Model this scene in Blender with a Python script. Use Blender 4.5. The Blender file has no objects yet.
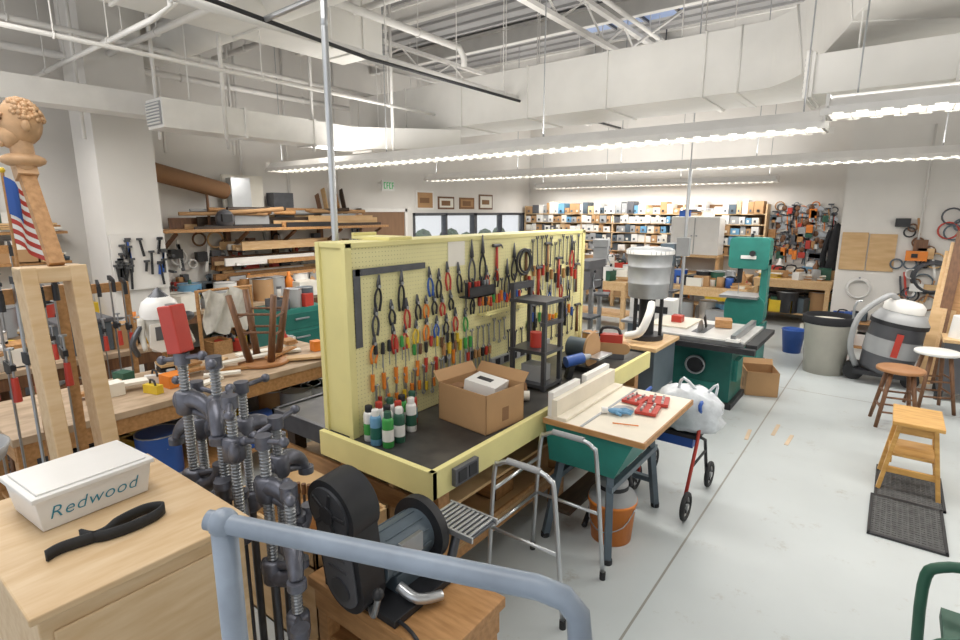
import bpy, math, random
from mathutils import Vector, Matrix, Euler
random.seed(7)
rnd=random.uniform
# ------------------------------------------------------------------ materials
def lin(h):
    h=h.lstrip('#'); c=[int(h[i:i+2],16)/255 for i in (0,2,4)]
    return [x/12.92 if x<=.04045 else ((x+.055)/1.055)**2.4 for x in c]
def mat(name,hexc,rough=.5,metal=0.0,var=.10,scale=6.0,stretch=(1,1,1),bump=0.0,hex2=None,trans=0):
    m=bpy.data.materials.new(name); m.use_nodes=True
    nt=m.node_tree; n=nt.nodes; L=nt.links
    bs=n['Principled BSDF']; c=lin(hexc)
    bs.inputs['Roughness'].default_value=rough; bs.inputs['Metallic'].default_value=metal
    tc=n.new('ShaderNodeTexCoord'); mp=n.new('ShaderNodeMapping'); mp.inputs['Scale'].default_value=stretch
    L.new(tc.outputs['Object'],mp.inputs['Vector'])
    no=n.new('ShaderNodeTexNoise'); no.inputs['Scale'].default_value=scale; no.inputs['Detail'].default_value=4
    L.new(mp.outputs[0],no.inputs['Vector'])
    rp=n.new('ShaderNodeValToRGB'); rp.color_ramp.elements[0].position=.3; rp.color_ramp.elements[1].position=.7
    c2=lin(hex2) if hex2 else [min(1,x*(1+var)) for x in c]
    c1=[x*(1-var) for x in c] if not hex2 else c
    rp.color_ramp.elements[0].color=(*c1,1); rp.color_ramp.elements[1].color=(*c2,1)
    L.new(no.outputs['Fac'],rp.inputs[0]); L.new(rp.outputs[0],bs.inputs['Base Color'])
    if bump:
        bp=n.new('ShaderNodeBump'); bp.inputs['Strength'].default_value=bump; bp.inputs['Distance'].default_value=.01
        L.new(no.outputs['Fac'],bp.inputs['Height']); L.new(bp.outputs[0],bs.inputs['Normal'])
    if trans: bs.inputs['Transmission Weight'].default_value=trans
    return m
def emis(name,hexc,st):
    m=mat(name,hexc); b=m.node_tree.nodes['Principled BSDF']
    b.inputs['Emission Color'].default_value=(*lin(hexc),1); b.inputs['Emission Strength'].default_value=st
    return m
WALL=mat('painted_wall','#e2dfda',.7,var=.04,scale=1.5)
WHITE=mat('white_paint','#e9e7e3',.45,var=.04)
DUCT=mat('duct_paint','#dfddd8',.5,var=.08,scale=1.5)
PIPE=mat('pipe_paint','#e2e0dc',.45,var=.05)
CEIL=mat('ceiling_deck','#aeadad',.7,var=.16,scale=.7)
CEILD=emis('skylight_glass','#7f93b8',.3)
WLIGHT=mat('maple_wood','#d8b98e',.5,scale=7,stretch=(6,1,6),hex2='#cba474',bump=.05)
WPALE=mat('pale_birch','#dac09b',.5,scale=5,stretch=(6,1,6),hex2='#cbab80',bump=.03)
WMID=mat('pine_wood','#bf9160',.5,scale=7,stretch=(1,6,6),hex2='#a07446',bump=.05)
WBROWN=mat('brown_wood','#805a3c',.5,scale=7,stretch=(6,6,1),hex2='#5e3f2a')
WDARK=mat('dark_wood','#4a3a2c',.5,scale=7,stretch=(6,1,6),hex2='#32281f')
PLY=mat('plywood','#d6b588',.6,scale=3,stretch=(1,1,5),hex2='#c19c6c')
BENCHTOP=mat('worn_benchtop','#c4ac92',.55,scale=5,stretch=(3,1,1),hex2='#9c866c')
YEL=mat('yellow_paint','#e3da98',.55,var=.07,scale=3)
BLK=mat('black_paint','#232428',.5,var=.3,scale=9)
BTOP=mat('black_benchtop','#2c2d2f',.4,scale=5,hex2='#55534f')
IRON=mat('cast_iron','#696b75',.4,.5,var=.28,scale=20,bump=.15)
STEEL=mat('steel','#a4a7ab',.33,.8,var=.1,scale=12)
DSTEEL=mat('dark_steel','#595b60',.4,.6,var=.15,scale=12)
ALU=mat('aluminium','#c8cbce',.3,.8,var=.05)
TEAL=mat('teal_paint','#1b6259',.4,var=.12)
TEALL=mat('teal_machine','#2a7a70',.4,var=.1)
GRN=mat('green_paint','#2c5a48',.5,var=.15)
RED=mat('red_plastic','#b93c2f',.4,var=.1)
ORG=mat('orange_plastic','#e2832e',.45,var=.08)
BLUE=mat('blue_plastic','#2c58a8',.4,var=.1)
LBLUE=mat('light_blue','#6a9cc0',.5,var=.1)
YELP=mat('yellow_plastic','#dcbc34',.4,var=.1)
GRNP=mat('green_plastic','#3f9a4a',.4,var=.1)
CARD=mat('cardboard','#b58f66',.8,var=.08,scale=3)
CARDD=mat('cardboard_dark','#8a6748',.8,var=.08,scale=3)
RUB=mat('rubber','#28292b',.75,var=.2,scale=15)
MATR=mat('floor_mat_rubber','#5e5e5e',.85,var=.2,scale=25)
PWH=mat('white_plastic','#e6e5e2',.35,var=.03)
PGR=mat('gray_plastic','#a0a2a4',.45,var=.06)
GALV=mat('galvanized_metal','#a8abae',.4,.35,var=.1,scale=9)
PDG=mat('dark_gray_plastic','#5a5b60',.45,var=.1)
BRUTE=mat('bin_plastic','#dbd6ca',.5,var=.06)
RAIL=mat('rail_paint','#8e9aa9',.38,var=.14,scale=9,bump=.05)
BLUEG=mat('blue_gray_enamel','#5b6872',.4,.2,var=.12)
PAPER=mat('paper','#e9e5da',.8,var=.03)
CREAM=mat('cream_laminate','#e4dccb',.4,var=.05)
SAWTOP=mat('cast_tabletop','#cfcecb',.35,.1,var=.08)
CLOTH=mat('cloth','#c9c6bd',.9,var=.15,scale=10,bump=.3)
BLKC=mat('black_cloth','#1e1f23',.9,var=.2,scale=10)
BAG=mat('plastic_bag','#d8dde2',.25,var=.15,scale=14,bump=.6)
INK=mat('teal_ink','#2b86a0',.5,var=.05)
STAIN=mat('tan_floor_tape','#c9b49a',.7,var=.1)
TUBE=emis('fluorescent_tube','#fffaf0',8)
EXITG=emis('exit_green','#2f9a58',.5)
def pegmat():
    m=mat('pegboard','#e6dfa6',.6,var=.06,scale=3); nt=m.node_tree; n=nt.nodes; L=nt.links
    bs=n['Principled BSDF']; ramp=[x for x in n if x.type=='VALTORGB'][0]
    g=n.new('ShaderNodeNewGeometry'); sx=n.new('ShaderNodeSeparateXYZ'); L.new(g.outputs['Position'],sx.inputs[0])
    def ma(op,a,b=None,c=None):
        q=n.new('ShaderNodeMath'); q.operation=op
        for i,v in enumerate((a,b,c)):
            if v is None: continue
            if isinstance(v,(int,float)): q.inputs[i].default_value=v
            else: L.new(v,q.inputs[i])
        return q.outputs[0]
    def cell(o): return ma('SUBTRACT',ma('FRACT',ma('MULTIPLY',o,1/.0254)),.5)
    a=cell(sx.outputs['Y']); b=cell(sx.outputs['Z'])
    d=ma('SQRT',ma('ADD',ma('MULTIPLY',a,a),ma('MULTIPLY',b,b)))
    h=ma('LESS_THAN',d,.10)
    mx=n.new('ShaderNodeMix'); mx.data_type='RGBA'; L.new(h,mx.inputs['Factor'])
    L.new(ramp.outputs[0],mx.inputs['A']); mx.inputs['B'].default_value=(.26,.24,.12,1)
    L.new(mx.outputs['Result'],bs.inputs['Base Color'])
    return m
PEG=pegmat()
def floormat():
    m=mat('epoxy_floor','#bdc3c4',.32,var=.05,scale=1.2); nt=m.node_tree; n=nt.nodes; L=nt.links
    bs=n['Principled BSDF']; ramp=[x for x in n if x.type=='VALTORGB'][0]
    g=n.new('ShaderNodeNewGeometry'); sx=n.new('ShaderNodeSeparateXYZ'); L.new(g.outputs['Position'],sx.inputs[0])
    no=n.new('ShaderNodeTexNoise'); no.inputs['Scale'].default_value=3.2; no.inputs['Detail'].default_value=10; no.inputs['Roughness'].default_value=.8
    L.new(g.outputs['Position'],no.inputs['Vector'])
    r2=n.new('ShaderNodeValToRGB'); r2.color_ramp.elements[0].position=.58; r2.color_ramp.elements[1].position=.68
    L.new(no.outputs['Fac'],r2.inputs[0])
    sc=n.new('ShaderNodeMath'); sc.operation='MULTIPLY'; sc.inputs[1].default_value=.5; L.new(r2.outputs[0],sc.inputs[0])
    mx=n.new('ShaderNodeMix'); mx.data_type='RGBA'; L.new(sc.outputs[0],mx.inputs['Factor']); L.new(ramp.outputs[0],mx.inputs['A'])
    mx.inputs['B'].default_value=(*lin('#948a7c'),1)
    cm=n.new('ShaderNodeMath'); cm.operation='COMPARE'; cm.inputs[1].default_value=-.9; cm.inputs[2].default_value=.007; L.new(sx.outputs['X'],cm.inputs[0])
    cy=n.new('ShaderNodeMath'); cy.operation='COMPARE'; cy.inputs[1].default_value=7.6; cy.inputs[2].default_value=.007; L.new(sx.outputs['Y'],cy.inputs[0])
    ad=n.new('ShaderNodeMath'); ad.operation='MAXIMUM'; L.new(cm.outputs[0],ad.inputs[0]); L.new(cy.outputs[0],ad.inputs[1])
    m2=n.new('ShaderNodeMix'); m2.data_type='RGBA'; L.new(ad.outputs[0],m2.inputs['Factor']); L.new(mx.outputs['Result'],m2.inputs['A'])
    m2.inputs['B'].default_value=(*lin('#8f8d86'),1)
    L.new(m2.outputs['Result'],bs.inputs['Base Color'])
    return m
FLOOR=floormat()
# ------------------------------------------------------------------ builder
def smooth(pts,k=6):
    P=[Vector(p) for p in pts]; out=[]
    for i in range(len(P)-1):
        a=P[max(i-1,0)];b=P[i];c=P[i+1];d=P[min(i+2,len(P)-1)]
        for j in range(k):
            t=j/k
            out.append(.5*((2*b)+(c-a)*t+(2*a-5*b+4*c-d)*t*t+(3*b-a-3*c+d)*t**3))
    out.append(P[-1]); return out
class B:
    def __init__(s,name,loc=(0,0,0),rz=0,bevel=0):
        s.n=name; s.loc=loc; s.rz=rz; s.v=[]; s.f=[]; s.m=[]; s.sm=[]; s.mats=[]; s.bev=bevel; s.X=Matrix.Identity(4)
    def add(s,vs,fs,mt,sm=False):
        if mt not in s.mats: s.mats.append(mt)
        k=s.mats.index(mt); o=len(s.v)
        s.v+= [tuple(s.X@Vector(v)) for v in vs]
        for f in fs: s.f.append([o+i for i in f]); s.m.append(k); s.sm.append(sm)
    def box(s,c,z,mt,rot=None):
        x,y,h=[a/2 for a in z]; c=Vector(c)
        R=Euler([math.radians(a) for a in rot]).to_matrix() if rot else Matrix.Identity(3)
        vs=[c+R@Vector(p) for p in [(-x,-y,-h),(x,-y,-h),(x,y,-h),(-x,y,-h),(-x,-y,h),(x,-y,h),(x,y,h),(-x,y,h)]]
        s.add(vs,[(0,3,2,1),(4,5,6,7),(0,1,5,4),(1,2,6,5),(2,3,7,6),(3,0,4,7)],mt); return s
    def bx(s,x0,x1,y0,y1,z0,z1,mt): return s.box(((x0+x1)/2,(y0+y1)/2,(z0+z1)/2),(abs(x1-x0),abs(y1-y0),abs(z1-z0)),mt)
    def beam(s,p1,p2,w,t,mt,up=(0,0,1)):
        p1=Vector(p1);p2=Vector(p2);d=(p2-p1).normalized();u=Vector(up)
        if abs(d.dot(u))>.99: u=Vector((1,0,0))
        a=d.cross(u).normalized();b=a.cross(d)
        vs=[]
        for p in (p1,p2):
            for (i,j) in ((-1,-1),(1,-1),(1,1),(-1,1)): vs.append(p+a*i*w/2+b*j*t/2)
        s.add(vs,[(0,3,2,1),(4,5,6,7),(0,1,5,4),(1,2,6,5),(2,3,7,6),(3,0,4,7)],mt); return s
    def cyl(s,p1,p2,r,mt,r2=None,n=16,cap=True):
        p1=Vector(p1);p2=Vector(p2);r2=r if r2 is None else r2
        d=(p2-p1).normalized(); u=Vector((0,0,1)) if abs(d.z)<.9 else Vector((1,0,0))
        a=d.cross(u).normalized(); b=d.cross(a)
        A=[p1+(a*math.cos(2*math.pi*i/n)+b*math.sin(2*math.pi*i/n))*r for i in range(n)]
        C=[p2+(a*math.cos(2*math.pi*i/n)+b*math.sin(2*math.pi*i/n))*r2 for i in range(n)]
        s.add(A+C,[(i,(i+1)%n,n+(i+1)%n,n+i) for i in range(n)],mt,True)
        if cap:
            s.add(A,[tuple(range(n))[::-1]],mt); s.add(C,[tuple(range(n))],mt)
        return s
    def tube(s,pts,r,mt,n=8,k=0,closed=False):
        P=smooth(pts,k) if k else [Vector(p) for p in pts]
        N=len(P); rs=r if isinstance(r,(list,tuple)) else None
        T=[]
        for i in range(N):
            if closed: t=P[(i+1)%N]-P[i-1]
            else: t=P[min(i+1,N-1)]-P[max(i-1,0)]
            T.append(t.normalized())
        u=Vector((0,0,1)) if abs(T[0].z)<.9 else Vector((1,0,0))
        a=T[0].cross(u).normalized(); vs=[]
        for i in range(N):
            a=(a-T[i]*a.dot(T[i])).normalized(); b=T[i].cross(a)
            rr=r if not rs else (rs[0]+(rs[-1]-rs[0])*i/(N-1) if len(rs)!=N else rs[i])
            vs+=[P[i]+(a*math.cos(2*math.pi*j/n)+b*math.sin(2*math.pi*j/n))*rr for j in range(n)]
        fs=[]
        for i in range(N if closed else N-1):
            q=(i+1)%N
            fs+=[(i*n+j,i*n+(j+1)%n,q*n+(j+1)%n,q*n+j) for j in range(n)]
        if not closed: fs+=[tuple(range(n))[::-1],tuple((N-1)*n+j for j in range(n))]
        s.add(vs,fs,mt,True); return s
    def lathe(s,prof,mt,c=(0,0,0),n=24,axis='z',sm=True):
        c=Vector(c); vs=[]
        for (r,z) in prof:
            for j in range(n):
                t=2*math.pi*j/n; x,y=r*math.cos(t),r*math.sin(t)
                v={'z':(x,y,z),'y':(x,z,y),'x':(z,x,y)}[axis]; vs.append(c+Vector(v))
        fs=[]
        for i in range(len(prof)-1): fs+=[(i*n+j,i*n+(j+1)%n,(i+1)*n+(j+1)%n,(i+1)*n+j) for j in range(n)]
        s.add(vs,fs,mt,sm); return s
    def sph(s,c,r,mt,n=14,rot=None):
        r=(r,r,r) if isinstance(r,(int,float)) else r; c=Vector(c)
        R=Euler([math.radians(a) for a in rot]).to_matrix() if rot else Matrix.Identity(3)
        m=n//2+1; vs=[]
        for i in range(m+1):
            ph=math.pi*i/m
            for j in range(n):
                t=2*math.pi*j/n
                vs.append(c+R@Vector((r[0]*math.sin(ph)*math.cos(t),r[1]*math.sin(ph)*math.sin(t),r[2]*math.cos(ph))))
        fs=[(i*n+j,i*n+(j+1)%n,(i+1)*n+(j+1)%n,(i+1)*n+j) for i in range(m) for j in range(n)]
        s.add(vs,fs,mt,True); return s
    def prism(s,pts,t0,t1,mt,plane='xz'):
        def q(a,b,t): return {'xz':(a,t,b),'yz':(t,a,b),'xy':(a,b,t)}[plane]
        n=len(pts); A=[q(a,b,t0) for a,b in pts]; C=[q(a,b,t1) for a,b in pts]
        s.add(A+C,[tuple(range(n))[::-1],tuple(range(n,2*n))]+[(i,(i+1)%n,n+(i+1)%n,n+i) for i in range(n)],mt); return s
    def torus(s,c,R,r,mt,axis='z',n=24,m=8):
        pts=[]
        for i in range(n):
            t=2*math.pi*i/n; x,y=R*math.cos(t),R*math.sin(t)
            v={'z':(x,y,0),'y':(x,0,y),'x':(0,x,y)}[axis]; pts.append(Vector(c)+Vector(v))
        return s.tube(pts,r,mt,n=m,closed=True)
    def done(s):
        me=bpy.data.meshes.new(s.n); me.from_pydata(s.v,[],s.f)
        for m in s.mats: me.materials.append(m)
        me.polygons.foreach_set('material_index',s.m); me.polygons.foreach_set('use_smooth',s.sm); me.update()
        ob=bpy.data.objects.new(s.n,me); bpy.context.collection.objects.link(ob)
        ob.location=s.loc; ob.rotation_euler=(0,0,math.radians(s.rz))
        if s.bev:
            md=ob.modifiers.new('bevel','BEVEL'); md.width=s.bev; md.segments=2; md.limit_method='ANGLE'; md.angle_limit=math.radians(60)
        return ob
def roundrect(w,h,r,n=5,cx=0,cy=0):
    pts=[]
    for (sx,sy,a0) in ((1,1,0),(-1,1,90),(-1,-1,180),(1,-1,270)):
        for i in range(n+1):
            a=math.radians(a0+90*i/n); pts.append((cx+sx*(w/2-r)+r*math.cos(a),cy+sy*(h/2-r)+r*math.sin(a)))
    return pts
# ------------------------------------------------------------------ room shell
XL=-8.2; YB=13.0; CZ=5.0
B('floor').bx(XL-.2,2.6,-2.5,YB+.2,-.1,0,FLOOR).done()
b=B('ceiling').bx(XL-.2,2.6,-2.5,YB+.2,CZ,CZ+.1,CEIL)
for i in range(0,54): b.bx(XL,2.6,-2.4+i*.29,-2.33+i*.29,CZ-.035,CZ,CEIL)
b.done()
w=B('wall_left')
w.bx(XL-.2,XL,-2.5,8.4,0,CZ,WALL).bx(XL-.2,XL,12.75,YB+.2,0,CZ,WALL).bx(XL-.2,XL,8.4,12.75,0,1.38,WALL).bx(XL-.2,XL,8.4,12.75,2.18,CZ,WALL); w.done()
B('wall_back').bx(XL,-.76,YB,YB+.2,0,CZ,WALL).done()
w=B('wall_back_right').bx(-.76,2.4,11,11.2,0,CZ,WALL).bx(-.76,-.6,11.2,YB,0,CZ,WALL)
for i in range(22): w.bx(-.76,2.4,10.998,11,.2*i+.3,.2*i+.304,DUCT)
w.done()
B('wall_right').bx(2.4,2.6,-2.5,11.2,0,CZ,WALL).done()
B('baseboard_back').bx(-.76,2.4,10.985,10.996,0,.12,PGR).done()
B('baseboard_left').bx(XL+.001,XL+.015,-2.5,6.85,0,.12,PGR).done()
B('trim_column').bx(-7.75,-7.1,2.35,2.95,0,CZ,WALL).done()
B('trim_beam').bx(-6.75,-6.45,-2.5,6.9,3.2,3.42,WHITE).done()
GL=mat('window_glass','#dfeaf2',.05,0,trans=.0)
nt=GL.node_tree; bsd=nt.nodes['Principled BSDF']; tr=nt.nodes.new('ShaderNodeBsdfTransparent'); mxs=nt.nodes.new('ShaderNodeMixShader'); mxs.inputs[0].default_value=.12
nt.links.new(tr.outputs[0],mxs.inputs[1]); nt.links.new(bsd.outputs[0],mxs.inputs[2]); nt.links.new(mxs.outputs[0],nt.nodes['Material Output'].inputs[0])
for k,(y0,y1) in enumerate(((8.4,10.55),(10.55,12.75))):
    b=B('window_%d'%(k+1))
    for (a,c) in ((y0,y0+.06),(y1-.06,y1),((y0+y1)/2-.03,(y0+y1)/2+.03)): b.bx(XL-.12,XL+.02,a,c,1.38,2.18,DSTEEL)
    b.bx(XL-.12,XL+.02,y0,y1,1.38,1.44,DSTEEL).bx(XL-.12,XL+.02,y0,y1,2.12,2.18,DSTEEL).bx(XL-.07,XL-.06,y0,y1,1.4,2.15,GL); b.done()
b=B('door_1',bevel=.004).bx(XL+.004,XL+.05,6.95,8.1,0,2.2,mat('door_brown','#86664c',.5,scale=3,stretch=(5,5,1)))
b.bx(XL+.004,XL+.08,6.88,6.95,0,2.27,WHITE).bx(XL+.004,XL+.08,8.1,8.17,0,2.27,WHITE).bx(XL+.004,XL+.08,6.88,8.17,2.2,2.27,WHITE)
b.cyl((XL+.05,7.95,1),(XL+.11,7.95,1),.03,STEEL); b.done()
b=B('hedge')
HED=mat('foliage','#3f5a38',.8,var=.5,scale=5)
for i in range(60): b.sph((-11+rnd(-.4,.4),7+i*.19,1.15+rnd(-.2,.22)),(.3,.28,rnd(.2,.4)),HED,n=8)
b.bx(-11.3,-10.7,6.8,18.5,-.1,1.15,HED); b.done()
b=B('exit_sign').bx(XL+.25,XL+.29,7.3,7.62,2.6,2.8,PWH)
for i,yy in enumerate((7.34,7.41,7.48,7.55)):
    b.bx(XL+.29,XL+.295,yy,yy+.015,2.64,2.76,EXITG); b.bx(XL+.29,XL+.295,yy,yy+.05,2.64+.05*(i%2),2.655+.05*(i%2),EXITG); b.bx(XL+.29,XL+.295,yy,yy+.05,2.745,2.76,EXITG)
b.cyl((XL,7.46,2.75),(XL+.26,7.46,2.75),.015,PWH); b.done()
for (y,z,c,hh) in ((8.5,2.45,WHITE,.2),(9.2,2.4,WBROWN,.14),(9.95,2.4,CARDD,.13),(10.7,2.44,WBROWN,.18)):
    b=B('framed_picture').bx(XL,XL+.02,y,y+.55,z-hh,z+hh,c).bx(XL+.02,XL+.025,y+.04,y+.51,z-hh+.04,z+hh-.04,PAPER if c==WBROWN else CARD).bx(XL+.025,XL+.028,y+.1,y+.4,z-.06,z+.05,CARDD); b.done()
# ------------------------------------------------------------------ light fixtures
def fixture(x0,x1,y,z):
    b=B('fluorescent_light_fixture')
    b.bx(x0,x1,y-.09,y+.09,z+.06,z+.11,WHITE)
    for sg in (-1,1):
        b.prism([(y+sg*.09,z+.11),(y+sg*.17,z+.03),(y+sg*.17,z-.012),(y+sg*.16,z-.012),(y+sg*.155,z+.03),(y+sg*.08,z+.10)],x0,x1,WHITE,'yz')
        b.cyl((x0+.04,y+sg*.06,z+.03),(x1-.04,y+sg*.06,z+.03),.015,TUBE,n=8)
    n=int((x1-x0)/.13)
    for i in range(n+1):
        x=x0+(x1-x0)*i/n; b.bx(x-.002,x+.002,y-.155,y+.155,z-.02,z+.012,WHITE)
        b.bx(x-.035,x+.035,y-.172,y-.166,z-.024,z+.02,WHITE); b.bx(x-.035,x+.035,y+.166,y+.172,z-.024,z+.02,WHITE)
    b.bx(x0,x1,y-.003,y+.003,z-.02,z+.02,WHITE)
    b.bx(x0-.01,x0+.01,y-.17,y+.17,z-.02,z+.11,WHITE).bx(x1-.01,x1+.01,y-.17,y+.17,z-.02,z+.11,WHITE)
    m=max(2,int((x1-x0)/1.8))
    for i in range(m+1):
        x=x0+.15+(x1-x0-.3)*i/m; b.cyl((x,y,z+.1),(x,y,CZ),.006,PGR,n=6)
    b.done()
fixture(-7.45,-.5,4.78,2.8); fixture(-.47,2.3,4.6,2.86); fixture(-7.3,2.3,8.0,2.8); fixture(-7.5,-2.0,12.3,2.8)
b=B('ceiling_strip_light').bx(-4.6,-3.0,8.9,9.0,4.72,4.8,WHITE).cyl((-4.6,8.95,4.7),(-3.0,8.95,4.7),.02,TUBE)
b.cyl((-4.4,8.95,4.78),(-4.4,8.95,CZ),.01,DSTEEL).cyl((-3.2,8.95,4.78),(-3.2,8.95,CZ),.01,DSTEEL); b.done()
# ------------------------------------------------------------------ ducts / pipes
def hang(b,x,y,z): b.cyl((x,y,z),(x,y,CZ),.008,PIPE,n=6)
b=B('air_duct',bevel=.01)
b.bx(-7.2,-1.5,6.0,6.9,3.35,3.95,DUCT)
for i in range(6):
    x=-7.0+i*1.05; b.bx(x,x+.02,5.98,6.92,3.335,3.965,DUCT)
for x in (-6.5,-4.2,-2):
    hang(b,x,6.05,3.9); hang(b,x,6.85,3.9)
b.done()
b=B('duct_elbow')
def sweep(b,path,w,h,m):
    P=smooth(path,8); vs=[]
    for i,p in enumerate(P):
        d=(P[min(i+1,len(P)-1)]-P[max(i-1,0)]).normalized(); a=d.cross(Vector((0,0,1))).normalized(); u=a.cross(d)
        for (s1,s2) in ((-1,-1),(1,-1),(1,1),(-1,1)): vs.append(p+a*s1*w/2+u*s2*h/2)
    n=len(P); fs=[(i*4+j,i*4+(j+1)%4,(i+1)*4+(j+1)%4,(i+1)*4+j) for i in range(n-1) for j in range(4)]+[(3,2,1,0),(n*4-4,n*4-3,n*4-2,n*4-1)]
    b.add(vs,fs,m,False)
    for i in range(2,n,12):
        p=P[i]; d=(P[min(i+1,n-1)]-P[i-1]).normalized(); a=d.cross(Vector((0,0,1))).normalized(); u=a.cross(d)
        b.tube([p+a*w/2*1.01+u*h/2*1.01,p-a*w/2*1.01+u*h/2*1.01,p-a*w/2*1.01-u*h/2*1.01,p+a*w/2*1.01-u*h/2*1.01],.01,m,n=6,closed=True)
sweep(b,[(-1.5,6.45,3.65),(-1.0,6.42,3.66),(-.55,6.2,3.74),(-.2,5.8,3.9),(.1,5.3,4.05),(.7,4.4,4.15),(1.6,3.2,4.2)],.9,.6,DUCT)
hang(b,-.4,6.0,3.9); hang(b,1.0,4.0,4.3); b.done()
b=B('air_duct',bevel=.01).bx(-.7,2.3,5.25,5.8,3.12,3.42,DUCT)
for x in (-.7,.2,1.2): b.bx(x,x+.03,5.23,5.82,3.1,3.44,DUCT)
for x in (-.4,1.5): hang(b,x,5.3,3.42)
b.bx(-.735,-.7,5.22,5.83,3.09,3.45,DUCT)
for i in range(7): b.bx(-.745,-.735,5.27,5.78,3.13+i*.042,3.15+i*.042,PGR)
b.done()
b=B('air_duct',bevel=.008).bx(-6.2,-5.85,2.55,6.0,3.02,3.3,WHITE)
b.bx(-6.18,-5.87,2.535,2.56,3.05,3.27,PGR)
for i in range(7): b.bx(-6.17,-5.88,2.525,2.54,3.06+i*.03,3.075+i*.03,WHITE)
for i in range(3): b.bx(-6.22,-5.83,3.4+i*.9,3.43+i*.9,3.0,3.32,WHITE)
b.add([(-6.2,6.0,3.02),(-5.85,6.0,3.02),(-5.85,6.0,3.3),(-6.2,6.0,3.3),(-6.2,6.0,3.35),(-5.0,6.0,3.35),(-5.85,4.9,3.02),(-5.85,4.9,3.3),(-4.9,5.99,3.3),(-4.9,5.99,3.05)],[(6,9,8,7),(0,9,6),(7,8,3)],DUCT)
hang(b,-6.0,2.9,3.3); hang(b,-6.0,5.5,3.3); b.done()
b=B('air_duct',bevel=.01).bx(-5.6,-4.9,-1.5,4.6,3.95,4.5,DUCT)
for i in range(6): b.bx(-5.62,-4.88,-1.2+i*1.1,-1.17+i*1.1,3.93,4.52,DUCT)
hang(b,-5.5,1,4.4);hang(b,-5.0,4,4.4); b.done()
b=B('air_duct').lathe([(.22,-8),(.22,-3.2),(0,-3.2)],DUCT,c=(0,3.3,4.2),axis='x',n=20); hang(b,-7.8,3.3,4.4); hang(b,-3.6,3.3,4.4); b.done()
def pipe(name,pts,r,m=PIPE,hg=True):
    b=B(name).tube(pts,r,m,n=10)
    P=[Vector(p) for p in pts]
    for i in range(len(P)-1):
        L=(P[i+1]-P[i]).length
        if L>1.5 and hg:
            for k in range(int(L/2)+1):
                q=P[i].lerp(P[i+1],(k+.5)/(int(L/2)+1)); b.cyl(q,(q.x,q.y,CZ),.006,PIPE,n=6); b.torus(q,r*1.2,.008,PIPE,axis='y' if abs(P[i+1].y-P[i].y)>abs(P[i+1].x-P[i].x) else 'x',n=12,m=6)
    b.done()
pipe('sprinkler_pipe',[(-4.0,-1,3.6),(-4.0,10.5,3.6)],.03)
pipe('sprinkler_pipe',[(-4.2,-1,3.66),(-4.2,9.4,3.66)],.02)
pipe('electrical_cable',[(-3.9,-1,3.72),(-3.9,2,3.62),(-3.92,3.5,3.54),(-3.95,6,3.56),(-3.9,9,3.58)],.016,BLK,False)
pipe('sprinkler_pipe',[(-7.9,4.2,4.3),(2.3,4.2,4.3)],.035)
pipe('sprinkler_pipe',[(-6.9,-1,4.0),(-6.9,8,4.0)],.03)
pipe('sprinkler_pipe',[(-7.6,-1,3.9),(-7.6,10,3.9)],.04)
pipe('conduit_pipe',[(-7.9,2.0,3.6),(-4.6,2.0,3.6),(-4.5,2.1,3.7),(-4.5,2.2,4.9)],.02)
pipe('conduit_pipe',[(-7.9,2.2,3.75),(-4.9,2.2,3.75),(-4.8,2.3,3.85),(-4.8,2.4,4.9)],.02)
pipe('conduit_pipe',[(-7.9,2.6,3.9),(-3.9,2.6,3.9)],.03)
pipe('conduit_pipe',[(-3.0,1.5,4.6),(-3.0,12.8,4.6)],.03)
pipe('conduit_pipe',[(-6,9.6,4.4),(2,9.6,4.4)],.03)
pipe('conduit_pipe',[(-6.2,11,4.6),(-2.4,7.2,4.6)],.02)
pipe('conduit_pipe',[(-8.0,7.6,3.5),(-1,7.6,3.5)],.02)
pipe('conduit_pipe',[(-5.2,-1,3.5),(-5.2,5.8,3.5)],.018)
pipe('conduit_pipe',[(-4.6,1.2,4.2),(-4.6,5.6,4.2),(-4.6,5.7,4.1),(-4.6,5.7,4.0)],.04)
for (x,y) in ((-7.6,3.3),(-6.6,3.6),(-6.9,2.2),(-7.2,4.0),(-6.0,4.4),(-5.4,5.2),(-8.1,5.4),(-8.1,6.4),(-8.1,4.6),(-8.1,3.0),(-6.3,2.7),(-5.7,3.1)):
    pipe('conduit_pipe',[(x,y,2.95 if x>-8 else 2.3),(x,y,5.0)],.02,PIPE,False)
for i in range(9):
    y=-.6+i*1.6
    B('ceiling_joist').bx(XL,2.4,y-.05,y+.05,4.72,4.75,PIPE).bx(XL,2.4,y-.008,y+.008,4.75,4.93,PIPE).bx(XL,2.4,y-.05,y+.05,4.93,CZ-.03,PIPE).done()
for x in (-6.4,-3.3,-.2):
    b=B('ceiling_truss').bx(x-.04,x+.04,-2,12.9,4.66,4.71,PIPE).bx(x-.04,x+.04,-2,12.9,4.3,4.35,PIPE)
    for k in range(25): b.beam((x,-2+k*.6,4.33 if k%2 else 4.68),(x,-1.4+k*.6,4.68 if k%2 else 4.33),.02,.02,PIPE,up=(1,0,0))
    b.done()
b=B('roof_skylight').bx(-4.2,-2.7,7.4,8.2,4.9,4.96,CEILD)
for i in range(4): b.bx(-4.2+i*.49,-4.17+i*.49,7.4,8.2,4.86,4.9,DSTEEL)
b.done()
b=B('support_pole').cyl((-2.9,2.25,.875),(-2.9,2.25,3.3),.022,ALU).tube([(-2.9,2.25,3.3),(-2.95,2.3,3.55),(-3.2,2.5,3.62),(-3.9,2.5,3.6)],.022,ALU,k=4).cyl((-2.9,2.25,.872),(-2.9,2.25,.885),.05,ALU)
b.done()
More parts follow.
